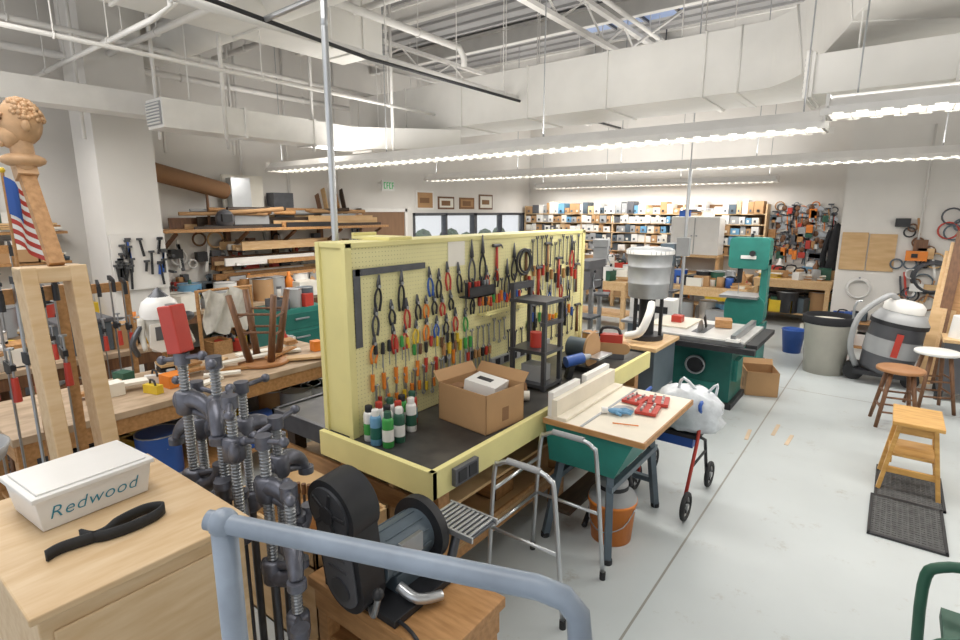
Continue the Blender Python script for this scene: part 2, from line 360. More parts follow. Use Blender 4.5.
b=B('support_pole').cyl((-2.22,7.4,0),(-2.22,7.4,2.75),.022,ALU).box((-2.22,7.34,1.75),(.16,.08,.24),PGR).cyl((-2.22,7.4,2.75),(-2.22,7.4,5.0),.008,ALU).cyl((-2.22,7.4,0),(-2.22,7.4,.015),.06,ALU); b.done()
# ------------------------------------------------------------------ central workbench
b=B('workbench',bevel=.004)
b.bx(-2.68,-1.765,1.905,4.95,.83,.87,BTOP).bx(-3.25,-2.68,1.95,4.95,.82,.87,BTOP)
b.bx(-1.765,-1.73,1.87,4.95,.74,.895,YEL).bx(-2.66,-1.73,1.87,1.905,.74,.895,YEL).bx(-3.27,-3.24,1.93,4.95,.76,.88,DSTEEL).bx(-3.27,-2.66,1.93,1.96,.76,.88,DSTEEL)
for x in (-3.18,-2.6,-1.86):
    for y in (2.05,3.4,4.85): b.bx(x-.045,x+.045,y-.045,y+.045,0,.83,WDARK if x<-3 else WMID)
b.bx(-3.2,-1.82,2.0,4.9,.26,.29,PLY).bx(-3.22,-1.82,1.99,2.01,.5,.62,WMID).bx(-1.84,-1.82,2.0,4.9,.2,.32,WMID)
b.bx(-3.2,-1.82,2.0,4.9,.55,.57,PLY).bx(-2.5,-2.46,2.02,3.3,.29,.55,PLY).bx(-2.2,-2.16,2.0,2.04,.29,.83,PLY)
b.bx(-1.73,-1.70,2.02,2.22,.765,.865,PDG).bx(-1.70,-1.695,2.04,2.11,.78,.85,BLK).bx(-1.70,-1.695,2.13,2.20,.78,.85,BLK)
b.done()
b=B('pegboard_panel',bevel=.003)
b.bx(-2.44,-2.43,1.95,4.86,.872,2.02,PEG).bx(-2.68,-2.67,1.95,4.86,.872,2.02,PEG)
for y in (1.95,4.82): b.bx(-2.67,-2.44,y,y+.04,.872,2.02,YEL)
b.bx(-2.69,-2.42,1.94,4.87,2.0,2.03,YEL)
for y in (1.94,4.83): b.bx(-2.69,-2.655,y-.005,y+.045,.872,2.03,YEL).bx(-2.455,-2.42,y-.005,y+.045,.872,2.03,YEL)
b.bx(-2.8,-2.45,2.3,2.5,2.03,2.05,YEL).bx(-2.8,-2.78,2.3,2.5,2.05,2.07,YEL)
b.bx(-2.43,-2.34,3.15,3.75,1.44,1.455,YEL).bx(-2.35,-2.34,3.15,3.75,1.455,1.475,YEL)
b.done()
PX=-2.415
def TF(y,z,a=0,x=PX):
    c,s_=math.cos(math.radians(a)),math.sin(math.radians(a))
    return lambda dy,dz,dx=0:(x+dx,y+dy*c-dz*s_,z+dy*s_+dz*c)
def plier(b,y,z,L,hc,a=0):
    p=TF(y,z,a)
    for s in (-1,1):
        b.tube([p(0,0),p(s*.018,-.03),p(s*.024,-L*.35),p(s*.014,-L*.65)],[.006,.0085],hc,n=6,k=3)
        b.tube([p(s*.008,0),p(s*.009,L*.12),p(s*.002,L*.35)],[.009,.004],DSTEEL,n=6)
    b.cyl(p(0,.005,-.008),p(0,.005,.012),.011,STEEL,n=10)
def driver(b,y,z,L,hc,a=0):
    p=TF(y,z,a); b.cyl(p(0,0),p(0,L*.42),.013,hc,r2=.011,n=8); b.cyl(p(0,-L*.58),p(0,0),.0035,STEEL,n=6); b.sph(p(0,L*.42),.011,hc,n=8)
def wrench(b,y,z,L,a=0,mt=STEEL):
    p=TF(y,z,a); b.beam(p(0,-L*.45),p(0,L*.45),.005,.014,mt,up=(0,1,0))
    b.torus(p(0,-L*.5),.013,.005,mt,axis='x',n=12,m=6)
    b.tube([p(-.016,L*.56),p(-.012,L*.47),p(.012,L*.47),p(.016,L*.56)],.006,mt,n=6)
def hammer(b,y,z,L,hc):
    p=TF(y,z); b.tube([p(0,0),p(0,-L)],[.010,.014],hc,n=8); b.cyl(p(-.05,.01),p(.03,.01),.013,DSTEEL,n=10); b.tube([p(.03,.012),p(.06,.01),p(.08,-.015)],[.012,.004],DSTEEL,n=6)
def snip(b,y,z,L,hc):
    p=TF(y,z)
    for s in (-1,1):
        b.tube([p(0,0),p(s*.03,-L*.2),p(s*.035,-L*.45),p(s*.01,-L*.6)],.008,hc,n=6,k=3); b.tube([p(s*.006,0),p(s*.002,L*.4)],[.013,.003],DSTEEL,n=6)
def chisel(b,y,z,L,hc):
    p=TF(y,z); b.cyl(p(0,0),p(0,L*.4),.013,hc,r2=.015,n=8); b.beam(p(0,-L*.6),p(0,0),.004,.018,STEEL,up=(0,1,0))
cols=[RED,ORG,BLUE,YELP,GRNP,BLK,BLK,WBROWN]
b=B('pliers_set')
for (y,z,L,c) in [(2.17,1.76,.22,BLK),(2.14,1.60,.2,DSTEEL),(2.36,1.76,.26,BLK),(2.40,1.60,.2,RED),(2.62,1.78,.2,BLUE),(2.71,1.76,.2,BLK),(2.80,1.8,.2,RED),(2.92,1.78,.22,BLK),
    (2.28,1.46,.2,RED),(2.38,1.45,.17,RED),(2.48,1.46,.16,YELP),(2.58,1.47,.17,ORG),(2.68,1.46,.15,BLUE),(2.78,1.46,.15,BLK),(2.88,1.48,.17,RED),(2.99,1.46,.17,GRNP),
    (2.5,1.62,.17,BLK),(2.58,1.61,.15,ORG),(2.66,1.62,.15,BLK),(2.74,1.6,.15,RED),(2.12,1.42,.18,ORG),(4.4,1.55,.2,RED),(4.55,1.5,.2,BLK),(3.9,1.55,.2,RED),(4.02,1.55,.2,BLK),(4.2,1.5,.18,BLUE),(3.08,1.58,.18,BLK),(3.25,1.74,.2,RED),(3.38,1.76,.2,BLK),(2.27,1.62,.16,BLK),(2.83,1.62,.14,BLK)]: plier(b,y,z,L,c,rnd(-6,6))
b.done()
b=B('screwdriver_set')
for i in range(9): driver(b,2.1+i*.095+rnd(-.01,.01),1.24+rnd(-.02,.02),rnd(.16,.24),random.choice([ORG,ORG,RED,YELP,BLK]),180+rnd(-3,3))
for i in range(16): driver(b,3.16+i*.036,1.50+rnd(-.01,.02),rnd(.12,.18),random.choice([RED,RED,ORG,BLUE,GRNP,YELP,BLK]),rnd(-3,3))
for i in range(6): driver(b,2.13+i*.055,1.36+rnd(-.02,.02),.15,random.choice(cols),rnd(-4,4))
for i in range(14): driver(b,3.85+i*.06,1.32+rnd(-.04,.04),.18,random.choice(cols),180+rnd(-4,4))
for i in range(9): driver(b,2.46+i*.055,1.36+rnd(-.02,.02),.15,random.choice(cols),180+rnd(-4,4))
for i in range(8): driver(b,2.15+i*.07,1.09+rnd(-.02,.02),.13,random.choice([ORG,RED,ORG,YELP]),180+rnd(-4,4))
b.done()
b=B('wrench_set')
for i in range(9): wrench(b,2.12+i*.085,1.10+rnd(-.02,.02),.12+.012*i,rnd(-3,3))
for i in range(10): wrench(b,3.0+i*.09,1.62+rnd(-.02,.02),.2-.008*i,rnd(-3,3),DSTEEL)
for i in range(12): wrench(b,3.9+i*.075,1.85+rnd(-.05,.03),.24,rnd(-5,5),DSTEEL)
for i in range(8): wrench(b,3.0+i*.07,1.28+rnd(-.02,.02),.16,rnd(-5,5))
for i in range(12): wrench(b,3.55+i*.1,1.16+rnd(-.02,.02),.18,rnd(-5,5),DSTEEL)
b.done()
b=B('tin_snips')
snip(b,3.07,1.88,.32,DSTEEL); snip(b,3.2,1.90,.34,BLK); snip(b,3.52,1.72,.3,BLK); snip(b,3.62,1.84,.3,BLK); snip(b,4.6,1.85,.3,RED); b.done()
b=B('hammer_set')
for i,(y,z) in enumerate([(3.38,1.94),(3.8,1.88),(4.0,1.72),(4.15,1.92),(4.35,1.78),(4.5,1.4),(3.95,1.4),(4.7,1.7),(4.75,1.3)]): hammer(b,y,z,.26,random.choice([WBROWN,BLK,WMID,RED]))
b.done()
b=B('chisel_set')
for i in range(12): chisel(b,3.85+i*.075,1.62+rnd(-.05,.05),.22,random.choice([YELP,WMID,RED,BLK]))
for i in range(6): chisel(b,2.75+i*.06,1.22,.2,random.choice([YELP,WBROWN,GRNP,WMID]))
for i in range(7): chisel(b,3.02+i*.045,1.12,.16,random.choice([BLK,WBROWN,RED,WMID]))
b.done()
b=B('framing_square').bx(PX-.004,PX,2.0,2.58,1.84,1.88,DSTEEL).bx(PX-.004,PX,1.985,2.035,1.42,1.88,DSTEEL); b.done()
b=B('tool_caddy').bx(-2.42,-2.32,2.93,3.22,1.60,1.61,BLK).bx(-2.325,-2.32,2.93,3.22,1.60,1.68,BLK)
for i in range(8): b.cyl((-2.37,2.95+i*.035,1.61),(-2.37,2.95+i*.035,1.71),.012,random.choice([RED,STEEL,BLK,YELP]),n=8)
b.done()
B('instruction_sheet').bx(-2.428,-2.424,2.82,3.0,1.83,2.0,PAPER).done()
b=B('extension_cord')
for i in range(5): b.torus((-2.40,3.75+rnd(-.02,.02),1.8),rnd(.07,.11),.008,BLK,axis='x')
b.done()
b=B('power_strip').bx(-2.43,-2.40,3.3,4.2,1.0,1.07,PGR)
for i in range(7): b.bx(-2.40,-2.396,3.35+i*.12,3.41+i*.12,1.01,1.06,BLK)
b.done()
for i,(x,y) in enumerate([(-2.35,2.0),(-2.27,1.98),(-2.19,2.0),(-2.35,2.08),(-2.27,2.07),(-2.19,2.09),(-2.35,2.17),(-2.27,2.16),(-2.33,2.25),(-2.25,2.25),(-2.33,2.34)]):
    c=[PWH,LBLUE,GRNP,PWH,PWH,GRN,PWH,PGR,GRNP,PWH,RED][i]
    b=B('spray_can',(x,y,.87)).lathe([(0,0),(.031,0),(.033,.005),(.033,.16),(.028,.175),(.02,.178)],c,n=16).lathe([(.034,.04),(.034,.11)],[GRNP,TEAL,PWH,GRN,LBLUE,PWH][i%6],n=16).lathe([(.022,.175),(.022,.21),(.02,.215),(0,.216)],[BLK,PWH,GRN,RED][i%4],n=14); b.done()
def cbox(name,loc,s,rz,fl=True,m=CARD):
    x,y,z=[a/2 for a in s]; t=.006
    b=B(name,loc,rz); b.bx(-x,x,-y,y,0,t,m).bx(-x,-x+t,-y,y,0,s[2],m).bx(x-t,x,-y,y,0,s[2],m).bx(-x,x,-y,-y+t,0,s[2],m).bx(-x,x,y-t,y,0,s[2],m)
    if fl:
        b.beam((-x,0,s[2]),(-x-.05,0,s[2]+.06),s[1],.004,m,up=(1,0,1)); b.beam((0,y,s[2]),(0,y+.05,s[2]+.06),.004,s[0],m,up=(1,0,0))
    b.bx(-x-.001,x+.001,-.03,.03,s[2]*.2,s[2]*.55,CARDD)
    return b
b=cbox('cardboard_box',(-2.02,2.66,.872),(.42,.36,.25),-6)
b.box((.02,.02,.18),(.22,.2,.18),PWH,(0,8,15)).box((.02,.02,.272),(.1,.05,.004),BLK,(0,8,15)).box((-.12,-.08,.15),(.1,.1,.15),CARDD); b.done()
b=B('drill_press_stand',(-2.12,3.5,.872))
for sx in (-.14,.14):
    for sy in (-.12,.12): b.bx(sx-.015,sx+.015,sy-.015,sy+.015,0,.80 if sx<0 else .66,DSTEEL)
for z in (.02,.28,.66): b.bx(-.16,.16,-.14,.14,z,z+.025,DSTEEL)
b.bx(-.16,-.12,-.14,.14,.75,.80,DSTEEL); b.bx(.12,.16,-.14,.14,.50,.53,DSTEEL)
b.cyl((0,0,.3),(0,0,.42),.05,RED).box((0,0,.1),(.18,.14,.14),PGR); b.done()
b=B('bench_disc_sander',(-2.05,4.15,.872)).bx(-.16,.16,-.12,.12,0,.04,BLK).cyl((-.12,0,.17),(.08,0,.17),.09,BLUEG,n=20).cyl((.08,0,.17),(.1,0,.17),.15,CARD,n=28).box((.17,0,.13),(.1,.26,.015),ALU).cyl((-.13,0,.17),(-.12,0,.17),.07,RED); b.done()
b=B('belt_sander',(-1.98,4.6,.872),20).prism(roundrect(.34,.1,.049,5,0,.1),-.05,.05,CARD,'xz').box((0,0,.18),(.2,.09,.09),RED).tube([(-.1,0,.2),(-.08,0,.28),(.05,0,.28),(.08,0,.21)],.015,BLK,k=3).bx(-.12,.12,-.05,.05,0,.05,PDG); b.done()
b=B('heat_gun',(-1.95,3.85,.872),60).cyl((-.1,0,.14),(.06,0,.16),.045,BLUE).cyl((.06,0,.16),(.13,0,.168),.035,STEEL,r2=.02).beam((-.04,0,.12),(-.08,0,0),.045,.05,BLK); b.done()
b=B('rolled_sandpaper',(-2.15,3.12,.872)).cyl((-.1,-.1,.05),(.12,.1,.05),.05,CARDD,n=18).cyl((-.02,-.14,.04),(.2,.02,.04),.035,PAPER,n=16); b.done()
# ------------------------------------------------------------------ router table (green)
b=B('router_table',bevel=.004)
b.bx(-1.705,-1.03,2.93,3.88,.845,.87,CREAM).bx(-1.71,-1.025,2.925,2.935,.835,.872,WMID).bx(-1.035,-1.022,2.93,3.88,.835,.872,WMID)
tp=[(-1.70,2.94),(-1.09,2.94),(-1.09,3.84),(-1.70,3.84)]; bt=[(-1.68,2.97),(-1.22,2.97),(-1.22,3.80),(-1.68,3.80)]
b.add([(x,y,.845) for x,y in tp]+[(x,y,.57) for x,y in bt],[(0,1,5,4),(1,2,6,5),(2,3,7,6),(3,0,4,7),(4,5,6,7)],TEALL)
for (x,y,x2,y2) in ((-1.62,3.05,-1.69,2.96),(-1.27,3.03,-1.22,2.94),(-1.62,3.72,-1.69,3.8),(-1.27,3.72,-1.22,3.8)):
    b.beam((x,y,.62),(x2,y2,0),.045,.045,BLUEG); b.cyl((x2,y2,0),(x2,y2,.03),.03,RUB)
b.bx(-1.68,-1.52,2.98,3.8,.2,.23,WDARK).bx(-1.68,-1.64,2.98,3.8,.4,.44,BLUEG).bx(-1.27,-1.23,2.98,3.8,.46,.5,BLUEG).bx(-1.68,-1.24,3.76,3.8,.2,.24,BLUEG)
b.bx(-1.66,-1.62,2.95,3.86,.872,1.0,CREAM).bx(-1.62,-1.55,2.95,3.86,.872,.89,CREAM).bx(-1.70,-1.66,2.97,3.35,.872,1.04,PWH).bx(-1.70,-1.66,3.45,3.84,.872,1.04,PWH)
b.bx(-1.45,-1.43,2.94,3.87,.871,.8735,STEEL).cyl((-1.35,3.4,.87),(-1.35,3.4,.874),.07,STEEL,n=24)
b.done()
for k,(x,y,rz) in enumerate(((-1.2,3.45,8),(-1.2,3.66,14),(-1.34,3.6,-4))):
    b=B('router_bit_tray',(x,y,.875),rz,bevel=.003).bx(-.07,.07,-.09,.09,0,.022,RED)
    for i in range(2):
        for j in range(5): b.cyl((-.03+i*.06,-.07+j*.035,.02),(-.03+i*.06,-.07+j*.035,.04),.008,PWH if (i+j)%2 else STEEL,n=8)
    b.done()
b=B('work_glove',(-1.36,3.28,.875),30)
b.sph((0,0,.018),(.05,.035,.018),LBLUE)
for i in range(4): b.tube([(.03,-.025+i*.017,.015),(.07+.01*(i%3),-.035+i*.024,.02),(.10+.01*(i%3),-.04+i*.027,.01)],[.011,.008],LBLUE,n=6)
b.tube([(0,-.03,.015),(.03,-.065,.012)],[.011,.009],LBLUE,n=6).cyl((-.05,0,.018),(-.09,0,.018),.02,PWH,r2=.025); b.done()
B('pencil',(-1.3,3.1,.879),20).cyl((0,0,0),(.16,0,0),.004,ORG,n=6).done()
b=B('bucket_vacuum',(-1.33,3.24,0)).lathe([(0,.005),(.13,.005),(.135,.0),(.158,.27),(.165,.27),(.165,.295),(.15,.295),(.14,.27),(.125,.02)],ORG,n=30)
b.lathe([(.163,.295),(.15,.33),(.10,.36),(.10,.41),(.08,.43),(0,.44)],PGR,n=26).lathe([(.104,.37),(.104,.4)],BLK,n=26)
b.tube([(.08,.1,.36),(.0,.2,.42),(-.15,.2,.3),(-.2,.1,.1),(-.18,-.05,.03)],.02,BLK,k=5)
b.tube([(-.16,0,.25),(-.12,-.1,.15),(0,-.17,.11),(.12,-.1,.15),(.16,0,.25)],.004,STEEL,k=3); b.done()
# ------------------------------------------------------------------ walker
b=B('folding_walker')
for y in (2.28,2.78):
    b.tube([(-1.68,y,.02),(-1.64,y,.74),(-1.60,y,.83),(-1.52,y,.86),(-1.36,y,.86),(-1.28,y,.83),(-1.25,y,.74),(-1.18,y,.02)],.0135,ALU,n=10,k=4)
    b.tube([(-1.655,y,.42),(-1.215,y,.42)],.0105,ALU); b.cyl((-1.55,y,.862),(-1.34,y,.862),.018,PGR)
    for x in (-1.68,-1.18): b.cyl((x,y,0),(x,y,.05),.018,RUB)
for z in (.42,.66): b.tube([(-1.655+.01*(z>.5),2.28,z),(-1.655,2.78,z)],.0105,ALU)
b.done()
b=B('rollator_walker')
for (x,y) in ((-.98,3.74),(-.98,4.36),(-1.44,4.36),(-1.44,3.96)):
    b.torus((x,y,.11),.09,.018,RUB,axis='x',n=28); b.torus((x,y,.11),.068,.006,PGR,axis='x',n=20)
    b.cyl((x-.02,y,.11),(x+.02,y,.11),.022,PGR)
    for k in range(5):
        a=k*2*math.pi/5; b.beam((x,y,.11),(x,y+.07*math.cos(a),.11+.07*math.sin(a)),.012,.012,BLK,up=(1,0,0))
for x in (-1.0,-1.42):
    b.tube([(x,3.76 if x>-1.1 else 3.96,.13),(x,3.98,.5),(x,4.05,.72)],.013,RED,n=8); b.tube([(x,4.34,.13),(x,4.22,.45),(x,4.02,.55)],.013,BLK,n=8)
    b.tube([(x,4.05,.7),(x,3.98,.8),(x,4.12,.82)],.014,BLUE,k=3); b.tube([(x,3.9,.35),(x,4.24,.35)],.01,BLK)
b.bx(-1.42,-1.0,4.0,4.26,.52,.55,BLK).bx(-1.38,-1.04,4.02,4.24,.44,.52,BLUE)
b.done()
def blob(name,c,r,m,seed,n=22,amp=.25):
    R=random.Random(seed); b=B(name); rings=12; vs=[];c=Vector(c)
    for i in range(rings+1):
        ph=math.pi*i/rings
        for j in range(n):
            t=2*math.pi*j/n; k=1+amp*(R.random()-.5)*(1 if 0<i<rings else 0)
            z=r[2]*math.cos(ph); z=max(z,-r[2]*.75)
            vs.append(c+Vector((r[0]*k*math.sin(ph)**.7*math.cos(t),r[1]*k*math.sin(ph)**.7*math.sin(t),z*(1+.1*(R.random()-.5)))))
    b.add(vs,[(i*n+j,i*n+(j+1)%n,(i+1)*n+(j+1)%n,(i+1)*n+j) for i in range(rings) for j in range(n)],m,True); return b
b=blob('plastic_bag',(-1.12,4.14,.70),(.26,.17,.19),BAG,3); b.tube([(-1.2,4.1,.85),(-1.15,4.05,.97),(-1.05,4.1,.86)],.012,BAG,k=3); b.tube([(-1.0,4.15,.85),(-.92,4.1,.95),(-.95,4.2,.82)],.01,BAG,k=3)
b.done()
# ------------------------------------------------------------------ table saw
b=B('table_saw',bevel=.005)
b.bx(-1.95,-1.3,6.35,6.95,.03,.78,TEAL).bx(-1.99,-1.26,6.31,6.99,0,.07,BLK)
b.bx(-2.3,-1.12,6.0,7.0,.82,.87,SAWTOP).bx(-2.3,-1.12,5.98,6.01,.80,.86,STEEL).bx(-2.32,-1.0,5.90,5.97,.76,.82,BLK).bx(-1.11,-1.0,6.0,7.0,.80,.85,BLK)
b.bx(-2.3,-1.2,6.05,6.9,.75,.82,DSTEEL)
b.cyl((-1.65,6.3,.5),(-1.65,6.2,.5),.09,BLK).torus((-1.65,6.19,.5),.1,.012,STEEL,axis='y').cyl((-1.56,6.19,.5),(-1.56,6.12,.5),.013,BLK)
b.bx(-1.3,-1.25,6.45,6.7,.3,.55,TEALL).bx(-1.85,-1.45,6.34,6.355,.12,.28,TEALL)
b.prism([(6.3+.13*math.cos(a*math.pi/12),.87+.13*math.sin(a*math.pi/12)) for a in range(13)],-1.652,-1.648,STEEL,'yz')
b.bx(-1.72,-1.58,6.2,6.75,.871,.873,DSTEEL); b.beam((-1.65,6.55,.87),(-1.65,6.45,1.02),.012,.05,BLK)
b.bx(-1.25,-1.2,5.95,6.98,.872,.94,STEEL).bx(-1.29,-1.16,5.92,6.02,.872,.90,PWH)
b.bx(-2.25,-1.8,6.3,6.95,.872,.89,CREAM)
b.bx(-2.27,-2.23,6.08,6.12,0,.78,BLK)
b.box((-1.5,6.7,.92),(.18,.2,.09),WMID,(0,0,15)).box((-2.0,6.6,.93),(.12,.12,.08),RED)
b.box((-2.2,5.89,.6),(.02,.02,.34),ORG).box((-2.14,5.89,.6),(.05,.02,.22),ORG,(0,10,0))
b.done()
b=B('band_saw',(-1.62,8.5,0),bevel=.006)
b.bx(-.32,.25,-.28,.28,0,.62,TEALL).bx(-.34,.27,-.3,.3,0,.06,BLK)
b.prism(roundrect(.52,.42,.12,5,0,.82),-.14,.12,TEALL,'xz')
b.bx(.17,.26,-.1,.1,.9,1.55,TEALL)
b.prism(roundrect(.52,.44,.06,5,0,1.63),-.14,.12,TEALL,'xz')
b.box((-.06,-.05,1.02),(.5,.5,.035),STEEL).bx(-.14,-.08,-.08,-.02,1.2,1.44,BLK).bx(-.115,-.105,-.06,-.055,1.02,1.45,STEEL)
b.cyl((.05,-.14,1.63),(.05,-.17,1.63),.04,BLK).cyl((0,0,1.83),(0,0,1.9),.02,BLK).bx(-.1,.1,-.148,-.14,1.55,1.6,PWH); b.done()
b=B('tool_stand_cabinet',bevel=.005).bx(-2.22,-1.76,5.15,5.78,0,.85,BLUEG).bx(-2.25,-1.73,5.1,5.82,.85,.89,WLIGHT).bx(-1.76,-1.75,5.2,5.75,.1,.4,PGR); b.done()
b=B('dust_collector_drum',(-1.99,5.5,.892)).lathe([(0,.44),(.19,.44),(.2,.45),(.205,.58),(.21,.585),(.21,.6),(.207,.605),(.216,.75),(.221,.755),(.221,.77),(.218,.775),(.225,.88),(.24,.885),(.24,.93),(.2,.95),(0,.96)],GALV,n=32)
b.lathe([(.241,.89),(.241,.925)],PWH,n=28); b.cyl((0,0,.0),(0,0,.44),.08,BLK).cyl((0,0,0),(0,0,.05),.18,BLK)
for k in range(3):
    a=k*2.1; b.beam((.15*math.cos(a),.15*math.sin(a),0),(.15*math.cos(a),.15*math.sin(a),.45),.03,.03,BLK)
b.tube([(.1,-.15,.4),(.12,-.27,.3),(.05,-.3,.12),(-.1,-.28,.06)],.04,PWH,k=5); b.done()
# ------------------------------------------------------------------ bins
b=B('trash_can',(-.6,8.75,0)).lathe([(0,.02),(.24,.02),(.245,0),(.29,.72),(.315,.72),(.315,.78),(.295,.79),(.28,.76),(.27,.7),(.24,.4)],BRUTE,n=36)
b.lathe([(.318,.70),(.322,.79),(.30,.81),(.28,.78),(.26,.55),(0,.5)],BLKC,n=36)
for s in (-1,1): b.box((s*.31,0,.62),(.05,.14,.05),BRUTE)
b.done()
B('wastebasket',(-1.12,9.7,0)).lathe([(0,.01),(.12,.01),(.125,0),(.165,.36),(.175,.37),(.165,.38),(.155,.36),(.12,.03)],BLUE,n=28).done()
b=cbox('cardboard_box',(-1.15,7.25,0),(.36,.42,.3),20); b.done()
b=B('dust_extractor',(.05,8.65,0))
b.cyl((-.3,-.1,.12),(-.3,.1,.12),.12,RUB).cyl((.3,-.15,.1),(.3,.05,.1),.1,RUB).bx(-.3,.3,-.25,.25,.12,.18,BLK)
b.X=Matrix.Rotation(math.radians(8),4,'Y')
b.lathe([(0,.16),(.26,.16),(.28,.2),(.30,.5),(.29,.78),(.31,.8)],PDG,n=30)
b.lathe([(.31,.8),(.31,.84),(.25,.95),(.12,1.0),(0,1.02)],PGR,n=30)
b.lathe([(.302,.40),(.302,.62)],PGR,n=30); b.lathe([(.313,.79),(.313,.845)],BLK,n=30)
b.lathe([(.22,.97),(.22,1.05),(.17,1.1),(.0,1.12)],PWH,n=24)
b.X=Matrix.Identity(4)
b.tube([(-.28,-.1,.2),(-.36,-.28,.5),(-.3,-.3,.9),(-.05,-.2,1.16),(.05,0,1.12)],.035,PGR,k=6,n=10)
b.tube([(-.34,0,.2),(-.38,0,.95),(-.3,0,1.05)],.015,ALU,k=3)
b.box((.12,-.31,.56),(.07,.01,.3),RED,(0,8,0)); b.done()
# ------------------------------------------------------------------ stools
def rstool(name,loc,h,r,wm,sm,rz=0,flip=False,lr=.018,sp=1.15):
    b=B(name,loc,rz)
    if flip: b.X=Matrix.Translation((0,0,h))@Matrix.Rotation(math.pi,4,'X')
    b.lathe([(0,h-.035),(r*.95,h-.035),(r,h-.03),(r,h-.008),(r*.96,h),(0,h)],sm,n=28)
    ft=[]
    for k in range(4):
        a=math.radians(45+90*k); t=(r*.6*math.cos(a),r*.6*math.sin(a),h-.035); f=(r*sp*math.cos(a),r*sp*math.sin(a),0)
        b.tube([f,t],[lr,lr*1.25],wm,n=10); ft.append((Vector(f),Vector(t)))
    for k in range(4):
        for q in (.28,.55):
            p=ft[k][0].lerp(ft[k][1],q+.06*(k%2)); p2=ft[(k+1)%4][0].lerp(ft[(k+1)%4][1],q+.06*(k%2)); b.cyl(p,p2,.011,wm,n=8)
    return b.done()
STB=mat('stool_seat_brown','#a9774c',.5,scale=6)
rstool('round_stool',(.2,6.92,0),.62,.21,WBROWN,STB,10)
rstool('round_stool',(.52,7.75,0),.68,.21,WBROWN,PWH,20)
rstool('round_stool',(-4.38,2.55,.872),.64,.22,WBROWN,STB,40,True,.026,1.2)
rstool('round_stool',(-5.2,.95,0),.68,.19,WBROWN,WBROWN,15)
b=B('step_stool',bevel=.004)
STW=mat('stool_wood','#d5a963',.45,scale=6,stretch=(1,5,5),hex2='#bb8a45')
b.bx(.15,.47,5.12,5.62,.57,.6,STW)
for y in (5.17,5.57):
    b.beam((.2,y,.57),(.12,y,0),.05,.03,STW); b.beam((.42,y,.57),(.5,y,0),.05,.03,STW); b.bx(.14,.48,y-.012,y+.012,.16,.21,STW)
    b.bx(.19,.43,y-.012,y+.012,.5,.57,STW)
for x in (.17,.45): b.bx(x-.012,x+.012,5.17,5.57,.24,.29,STW)
b.bx(.18,.44,5.18,5.56,.3,.32,STW); b.done()
b=B('anti_fatigue_mat',bevel=.004)
for (y0,y1,z,dx) in ((5.0,5.66,.012,.02),(4.34,5.02,.014,0)):
    b.bx(.08+dx,.52+dx,y0,y1,0,z*.6,MATR)
    for i in range(14): b.bx(.08+dx+i*.0325,.09+dx+i*.0325,y0,y1,z*.6,z,MATR)
    for i in range(20): b.bx(.08+dx,.52+dx,y0+i*(y1-y0)/20,y0+i*(y1-y0)/20+.01,z*.6,z,MATR)
    b.bx(.08+dx,.52+dx,y0,y0+.03,0,z+.002,BLK).bx(.08+dx,.52+dx,y1-.03,y1,0,z+.002,BLK).bx(.08+dx,.1+dx,y0,y1,0,z+.002,BLK).bx(.5+dx,.52+dx,y0,y1,0,z+.002,BLK)
b.done()
b=B('green_chair',(.62,2.72,0))
for y in (-.28,.28):
    b.tube([(-.3,y,0),(-.33,y,.5),(-.28,y,.62),(-.1,y,.66),(.25,y,.66)],.024,GRN,k=4,n=10); b.tube([(.28,y,0),(.25,y,.45),(.34,y,.95)],.024,GRN,k=3,n=10)
b.box((0,0,.42),(.52,.5,.05),GRN); b.box((.3,0,.78),(.05,.5,.35),GRN,(0,12,0)); b.done()
b=B('stacked_lumber')
for i in range(12): b.beam((.47+i*.045,8.85+.05*i,0),(.60+i*.045,9.5,rnd(1.3,2.0)),.12,.02,random.choice([WLIGHT,PLY,WMID,WBROWN,PGR,WHITE]),up=(0,1,0))
b.done()
b=B('tool_cart',(.75,8.4,0),bevel=.004)
b.bx(-.15,.2,-.2,.2,.1,.7,PDG).bx(-.17,.22,-.22,.22,.7,.74,WLIGHT).cyl((0,0,.74),(0,0,1.0),.12,PWH,r2=.1).cyl((-.13,-.18,0),(-.13,-.18,.1),.04,BLK).cyl((.16,-.18,0),(.16,-.18,.1),.04,BLK).cyl((.16,.18,0),(.16,.18,.1),.04,BLK).cyl((-.13,.18,0),(-.13,.18,.1),.04,BLK); b.done()
b=B('plywood_panel').bx(-.72,-.36,10.96,10.99,1.25,1.87,PLY).bx(-.34,0.02,10.96,10.99,1.25,1.85,PLY)
b.done()
b=B('coiled_hose')
for i in range(3): b.torus((-.4,10.94-i*.02,.95),.17-.01*i,.012,PWH,axis='y')
b.cyl((-.4,10.9,1.13),(-.4,10.99,1.13),.015,STEEL); b.done()
b=B('coiled_hose')
for i in range(4): b.torus((.52,10.94-i*.02,1.2),.26-.015*i,.015,DSTEEL,axis='y')
b.done()
b=B('utility_box').bx(.15,.42,10.85,10.994,1.45,1.6,ORG).bx(.22,.3,10.83,10.85,1.5,1.56,BLK).tube([(.28,10.92,1.6),(.28,10.95,3.5)],.015,PIPE); b.done()
b=B('hanging_parts')
for i in range(58):
    x=rnd(.05,.95); z=rnd(.5,2.15); c=random.choice([PGR,DSTEEL,WMID,RED,BLK,PWH,PLY,BLUEG,BLK,WBROWN]); k=random.random()
    if k<.35: b.torus((x,10.93,z),rnd(.05,.13),.014,c,axis='y',n=16,m=6)
    elif k<.75: b.beam((x,10.94,z),(x+rnd(-.1,.1),10.94,z-rnd(.2,.5)),.04,.03,c)
    else: b.box((x,10.93,z),(rnd(.1,.22),.08,rnd(.06,.18)),c)
b.done()
